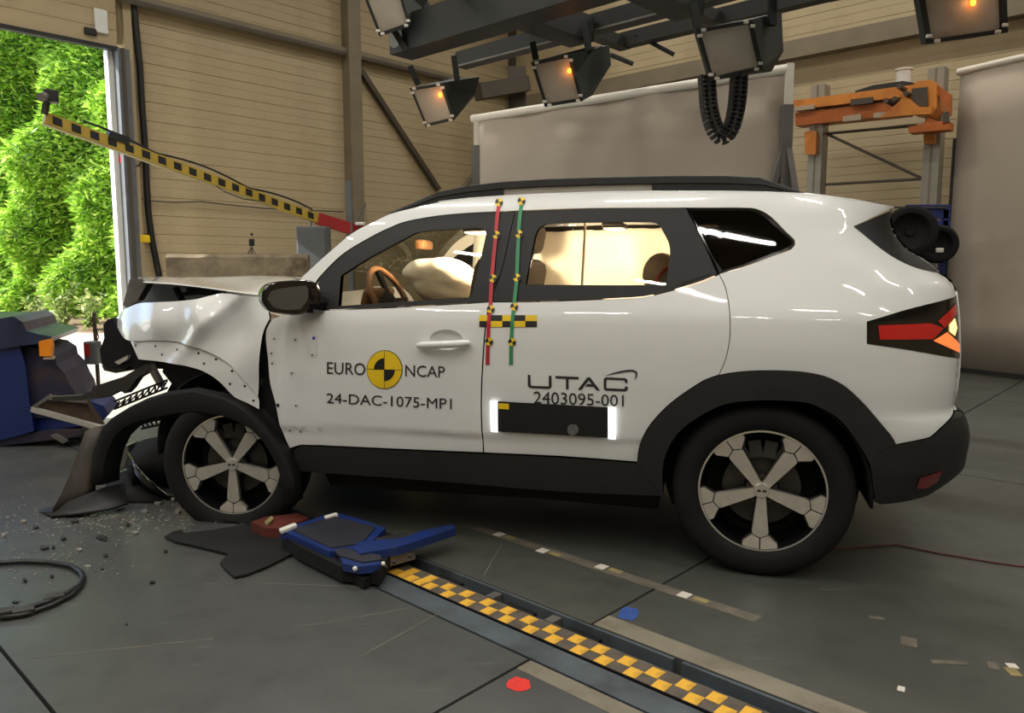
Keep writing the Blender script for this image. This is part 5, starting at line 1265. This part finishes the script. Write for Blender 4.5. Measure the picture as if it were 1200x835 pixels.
MB().grid(rows).build('torn_arch_trim', M['trim_black'], car, smooth=50, solid=.008)['label'] = 'torn black wheel arch trim'
# lattice of the torn inner fender between trim and wheel
mb = MB()
for i in range(8):
    a, b = (134 + i * 8, 479 - i * 3.2), (140 + i * 7, 470 - i * 3.0); mb.tube([cp(a[0], a[1], .80), cp(b[0], b[1], .80)], .005, 5); mb.tube([cp(a[0], a[1], .80), cp(b[0] + 7, b[1] - 3, .80)], .004, 5)
for k in (0, 1): mb.tube([cp(134 + 62 * t, (479 - 9 * k) - 25 * t, .80) for t in [i / 8 for i in range(9)]], .006, 5)
mb.build('trim_lattice', M['chassis'], car)
mb = MB()
for k in (0, 1): mb.tube([cp(166 + 28 * t, 496 + 6 * k - 6 * t, .78) for t in [i / 5 for i in range(6)]], .006, 5)
for i in range(6): mb.tube([cp(166 + 5.5 * i, 496 - i, .78), cp(170 + 5 * i, 502 - i, .78)], .005, 5)
mb.build('trim_lattice', M['chassis'], car)

def gpoly(name, pts, h, m, label, cat, z=.002, group=None, bulge=None):
    """flat-lying piece: outline on the floor, given thickness"""
    c = G(sum(p[0] for p in pts) / len(pts), sum(p[1] for p in pts) / len(pts))
    o = empty(name, c); tag(o, label, cat, group)
    return o
flap = [(193, 630), (203, 624), (213, 622), (216, 626), (250, 622), (285, 616), (312, 610), (328, 622), (343, 640), (341, 651), (315, 664), (290, 674), (275, 677), (264, 668), (258, 660), (268, 650), (230, 641), (207, 636)]
mk('rubber_mat', (26, 26, 25), rough=.7, spec=.25, var=.2, scale=6)
bmf = MB(); bmf.prism([G(x, y, .006) for x, y in flap], (0, 0, .008)); tag(bmf.build('underbody_flap', M['rubber_mat']), 'torn black plastic underbody flap lying beside the blue towing sledge', 'plastic sheet')
# standing brown-black liner sheet left of the torn trim
def standing(name, pts, y0, m, label, cat='car fragment', thick=.02, lift=None, fold=.05):
    P3 = [cp(x, y, y0) for x, y in pts]; W = [car.matrix_basis @ p for p in P3]
    zmin = min(p.z for p in W)
    mb = MB(); mb.prism(W, CL * -thick); o = mb.build(name, m); return tag(o, label, cat, 'fragments torn from the car front')
def on_floor(px, py): return G(px, py)
def shell(name, rows, m, label, thick=.008, cat='car fragment', sm=45):
    o = MB().grid(rows).build(name, m, smooth=sm, solid=thick); return tag(o, label, cat, 'fragments torn from the car front')
mk('liner', (46, 40, 36), rough=.7, var=.35, scale=6, dirt=(84, 74, 64), dscale=4); mk('shard_grey', (120, 116, 108), rough=.5, var=.3, scale=20)
Yd = G(90, 600).y
def fp(x, y, d=0.0):                    # a point above the debris field, on an upright plane there
    p = P(x, y, Yd + d); p.z = max(p.z, .004); return p
rows = [[fp(124, 497, .16), fp(112, 500, .14), fp(100, 506, .12)], [fp(122, 520, .14), fp(108, 524, .1), fp(92, 528, .08)], [fp(118, 546, .1), fp(104, 550, .06), fp(82, 556, .04)], [fp(112, 568, .08), fp(98, 574, .03), fp(72, 578, 0)], [fp(112, 585, .05), fp(92, 594, .02), fp(60, 600, -.03)]]
shell('arch_liner_sheet', rows, M['liner'], 'crumpled dark arch liner sheet standing left of the torn trim')
rows = [[fp(46, 598, .0), fp(80, 588, .0), fp(120, 572, .05), fp(146, 566, .1)], [fp(50, 604, -.02), fp(86, 600, -.04), fp(124, 588, 0), fp(148, 578, .06)], [fp(60, 605, -.1), fp(90, 602, -.1), fp(126, 597, -.05), fp(150, 590, 0)]]
shell('bumper_corner', rows, M['black_plastic'], 'broken black bumper corner lying at the foot of the liner sheet', .012)
# dark curved wheel-house liner in front of the tyre
c0 = [(146, 544), (149, 528), (158, 520), (170, 515), (184, 512), (196, 508)]
rows = []
for k in range(9):
    t = k / 8; rows.append([fp(x + 14 * t, y + (54 + .5 * (x - 148)) * t - 10 * math.sin(math.pi * t), .55 - .25 * math.sin(math.pi * t * .8) + .02 * i) for i, (x, y) in enumerate(c0)])
shell('wheelhouse_liner', rows, M['chassis'], 'curved black wheelhouse liner jammed in front of the front tyre', .006, sm=60)
rows = [[fp(150, 530 + 3 * i, .40), fp(160, 545 + 5 * i, .30), fp(176, 562 + 5 * i, .24), fp(196, 578 + 3 * i, .2), fp(212, 588 + 1.2 * i, .2)] for i in range(4)]
shell('fog_lamp_trim', rows, M['gloss_black'], 'glossy black curved trim arc on the floor before the front tyre', .01)
rows = [[fp(128, 560, .45), fp(150, 552, .45), fp(175, 556, .45)], [fp(122, 580, .3), fp(150, 572, .28), fp(186, 580, .28)], [fp(118, 592, .2), fp(150, 590, .15), fp(190, 596, .15)]]
shell('radiator_shroud', rows, M['chassis'], 'flattened black radiator shroud under the torn arch trim', .02)
tag(MB().prism([fp(x, y, .5) for x, y in [(132, 526), (150, 522), (152, 540), (140, 552), (132, 545)]], (0, .12, 0)).build('coolant_bottle', M['grey_metal']), 'grey crushed canister wedged behind the torn arch trim', 'car fragment', 'fragments torn from the car front')
# metal bracket that sticks out towards the trolley
bk = empty('crash_bracket', G(80, 560)); tag(bk, 'bent light-metal crossmember sticking out towards the blue trolley', 'car fragment', 'fragments torn from the car front')
def bp_(x, y, d=0): return P(x, y, 4.75 + d)
MB().bar(bp_(38, 479), bp_(118, 501), .035, .03).build('front_bar', M['rail_silver'], bk, world=True)
MB().prism([bp_(x, y, .02) for x, y in [(40, 476), (58, 464), (100, 470), (118, 498), (60, 484)]], (0, .05, 0)).build('sheet_web', mat('rusty_sheet', (74, 58, 48), rough=.6, metal=.3, var=.3, scale=10), bk, world=True)
MB().bar(bp_(58, 466), bp_(103, 470), .03, .02).build('rear_bar', M['grey_metal'], bk, world=True)
MB().bar(bp_(38, 478), bp_(60, 463), .02, .02).build('end_bar', M['grey_metal'], bk, world=True)
MB().tube([bp_(118, 500), bp_(118, 540, .1), Vector((bp_(118, 560, .2).x, bp_(118, 560, .2).y, .01))], .02, 8).build('support_leg', M['chassis'], bk, world=True)

# glass crumbs (uncountable) and separate larger pieces
mk('crumb', (128, 126, 120), rough=.25, var=.4, scale=200); mk('dark_shard', (30, 30, 29), rough=.5, var=.3, scale=30)
rr = random.Random(21); mb = MB()
def chip(c, s, rr):
    a = rr.uniform(0, 6.3); k = rr.choice((3, 4, 5)); base = [c + Vector((s * rr.uniform(.5, 1) * math.cos(a + 6.283 * i / k), s * rr.uniform(.5, 1) * math.sin(a + 6.283 * i / k), 0)) for i in range(k)]
    return base, Vector((rr.uniform(-.2, .2) * s, rr.uniform(-.2, .2) * s, s * rr.uniform(.15, .5)))
for _ in range(1000):
    if rr.random() < .75: px, py = rr.gauss(130, 62), rr.gauss(603, 12)
    else: px, py = rr.gauss(50, 60), rr.gauss(640, 24)
    if py < 560 or px < -20 or px > 330 or py > 720: continue
    b, d = chip(G(px, py, .0005), rr.choice((.004, .006, .006, .009)), rr); mb.prism(b, d)
o = mb.build('glass_crumbs', M['crumb']); tag(o, 'scattered glass and plastic crumbs below the crushed front', 'crumbs', kind='stuff')
spots = [(119, 631, 11, 5, 0), (123, 633, 5, 3, 0), (52, 643, 9, 4, 0), (62, 642, 5, 3, 0), (125, 651, 6, 4, 0), (194, 646, 5, 2.5, 0), (178, 683, 6, 2.5, 0), (148, 732, 4, 2.5, 0), (104, 664, 8, 3, 1), (158, 625, 8, 3, 1), (110, 604, 10, 3, 1), (156, 611, 5, 3, 1), (120, 667, 4, 3, 0), (61, 676, 5, 3, 0), (30, 681, 5, 3, 0), (18, 706, 6, 3, 0), (93, 645, 7, 4, 1), (28, 612, 6, 3, 1), (4, 628, 6, 4, 1), (42, 618, 7, 3, 0), (140, 596, 10, 4, 1), (170, 600, 9, 4, 1), (185, 590, 8, 4, 1), (88, 612, 8, 3, 0), (208, 600, 7, 4, 1), (150, 616, 6, 3, 0), (74, 632, 6, 3, 0)]
for i, (px, py, rx, ry_, c) in enumerate(spots):
    rq = random.Random(i); pts = [G(px + .6 * rx * rq.uniform(.6, 1.1) * math.cos(a), py + .6 * ry_ * rq.uniform(.6, 1.1) * math.sin(a), .001) for a in [k * 2 * math.pi / 6 for k in range(6)]]
    o = MB().prism(pts, (rq.uniform(-.003, .003), rq.uniform(-.003, .003), .004 + .008 * rq.random())).build('plastic_fragment', M['dark_shard'] if c == 0 else M['shard_grey'])
    wh = 'inside the black strap loop' if py > 670 and px < 100 else 'between the strap loop and the debris' if py > 628 and px < 140 else 'on bare floor near the black flap' if py > 620 and px > 140 else 'at the foot of the torn arch trim'
    tag(o, ('small dark plastic fragment lying ' if c == 0 else 'small pale fragment lying ') + wh, 'fragment', 'dark floor fragments' if c == 0 else 'pale floor fragments')
# bright little lamp lens near the tyre
tag(MB().sphere(G(203, 585, .012), .012, n=10, m=8).build('lamp_bulb', M['crumb'], smooth=True), 'small clear bulb lying just before the front tyre', 'bulb')
# strap loop at the left
lp = [(-70, 676), (-40, 666), (0, 659), (30, 657.5), (60, 659), (84, 663), (95, 670), (98, 677), (93, 686), (78, 695), (55, 705), (28, 713), (0, 718), (-40, 720), (-75, 714), (-95, 702), (-92, 688)]
stp = empty('strap_loop', G(60, 690)); tag(stp, 'black webbing strap loop lying on the floor at the picture edge', 'strap')
MB().tube([G(x, y, .014) for x, y in lp], .011, 8, closed=True).build('strap', M['black'], stp, world=True, smooth=True)
MB().tube([G(x, y + 5, .012) for x, y in [(96, 680), (84, 692), (60, 704), (28, 715), (0, 719)]], .009, 8).build('strap_end', M['black'], stp, world=True, smooth=True)
mb = MB()
for x, y in ((28, 716), (64, 700), (3, 718)): mb.box(G(x, y, .015), (.07, .045, .028), Matrix.Rotation(.5, 3, 'Z'), bev=.005)
mb.build('buckle', M['dark_metal'], stp, world=True)

# ---------------------------------------------------------------- blue towing sledge on the track
sl = empty('towing_sledge', G(420, 655)); tag(sl, 'blue steel towing sledge sitting on the checkered track under the car', 'towing sledge')
def zp(pts, z): return [G(x, y, z) for x, y in pts]
def zprism(name, pts, z, h, m): return MB().prism(zp(pts, z), (0, 0, -h)).build(name, m, sl, world=True)
mk('sledge_blue', (22, 44, 104), rough=.4, var=.2, scale=6, dirt=(30, 46, 88), dscale=5); mk('sledge_top', (48, 50, 60), rough=.5, metal=.3, var=.25, scale=8, dirt=(50, 50, 54), dscale=5)  # the car's shadow over the sledge is darkened into both colours
zprism('deck_frame', [(328, 620), (392, 600), (420, 607), (452, 618), (430, 640), (386, 646)], .100, .04, M['sledge_blue'])
zprism('deck_plate', [(342, 620), (390, 604), (440, 617), (424, 636), (388, 641)], .106, .01, M['sledge_top'])
zprism('side_arm', [(412, 641), (422, 634), (470, 630), (500, 620), (530, 614), (534, 618), (505, 628), (465, 641), (422, 648)], .108, .035, M['sledge_blue'])
zprism('front_nose', [(397, 648), (404, 645), (446, 654), (445, 661), (420, 664), (402, 660)], .095, .03, M['sledge_blue'])
zprism('nose_plate', [(392, 645), (400, 641), (446, 650), (447, 655), (425, 658), (397, 650)], .101, .008, M['sledge_top'])
zprism('arm_plate', [(440, 640), (472, 636), (500, 624), (470, 624), (440, 630)], .098, .02, M['dark_metal'])
q = [G(447, 666, .02), G(487, 655, .02)]; up = Vector((0, 0, .085))
MB().prism([q[0], q[1], q[1] + up, q[0] + up * .95], UA * .03).build('side_bracket', M['grey_metal'], sl, world=True)
for x, y in ((452, 668), (462, 662), (480, 655)): MB().sphere(G(x, y - 4, .06), .009, n=8, m=6).build('bolt', M['dark_metal'], sl, world=True)
MB().sphere(G(416, 666, .09), .010, n=8, m=6).build('bolt', M['white_plastic'], sl, world=True); MB().sphere(G(449, 660, .10), .009, n=8, m=6).build('bolt', M['white_plastic'], sl, world=True)
wc = G(424, 678, .0); wc.z = .05; MB().lathe([(0, .05), (.04, .05), (.05, .04), (.05, -.04), (.04, -.05), (0, -.05)], Matrix.Translation(wc) @ Matrix.Rotation(ROOM, 4, 'Z'), 22).build('roller', M['rubber'], sl, world=True, smooth=35)
zprism('under_frame', [(330, 626), (395, 606), (470, 628), (445, 668), (400, 664), (350, 640)], .075, .06, M['chassis'])
mk('rust_red', (88, 36, 28), rough=.6, var=.3, scale=12)  # red darkened as well, with the car's shadow put into the colour
zprism('red_block', [(294, 611), (312, 605), (350, 601), (362, 606), (330, 619), (310, 618)], .06, .05, M['rust_red'])
zprism('white_clip', [(327, 619), (345, 612), (348, 614.5), (330, 622)], .112, .012, M['white_plastic']); zprism('white_clip', [(380, 604), (394, 600), (396, 602), (382, 606.5)], .112, .012, M['white_plastic'])
zprism('brass_lever', [(310, 611), (318, 604), (321, 607), (314, 613)], .072, .01, M['old_tape'])
MB().bar(Vector(G(345, 640, .03)), Vector(G(430, 682, .03)), .03, .04).build('skid', M['chassis'], sl, world=True)
# thin red cable at the right
tag(MB().tube([G(x, y, .005) for x, y in [(905, 655), (950, 645), (1000, 641), (1050, 638), (1100, 648), (1160, 658), (1230, 668)]], .004, 6).build('red_cable', M['rust_red'], smooth=True), 'thin dark red cable lying on the floor behind the rear wheel', 'cable')
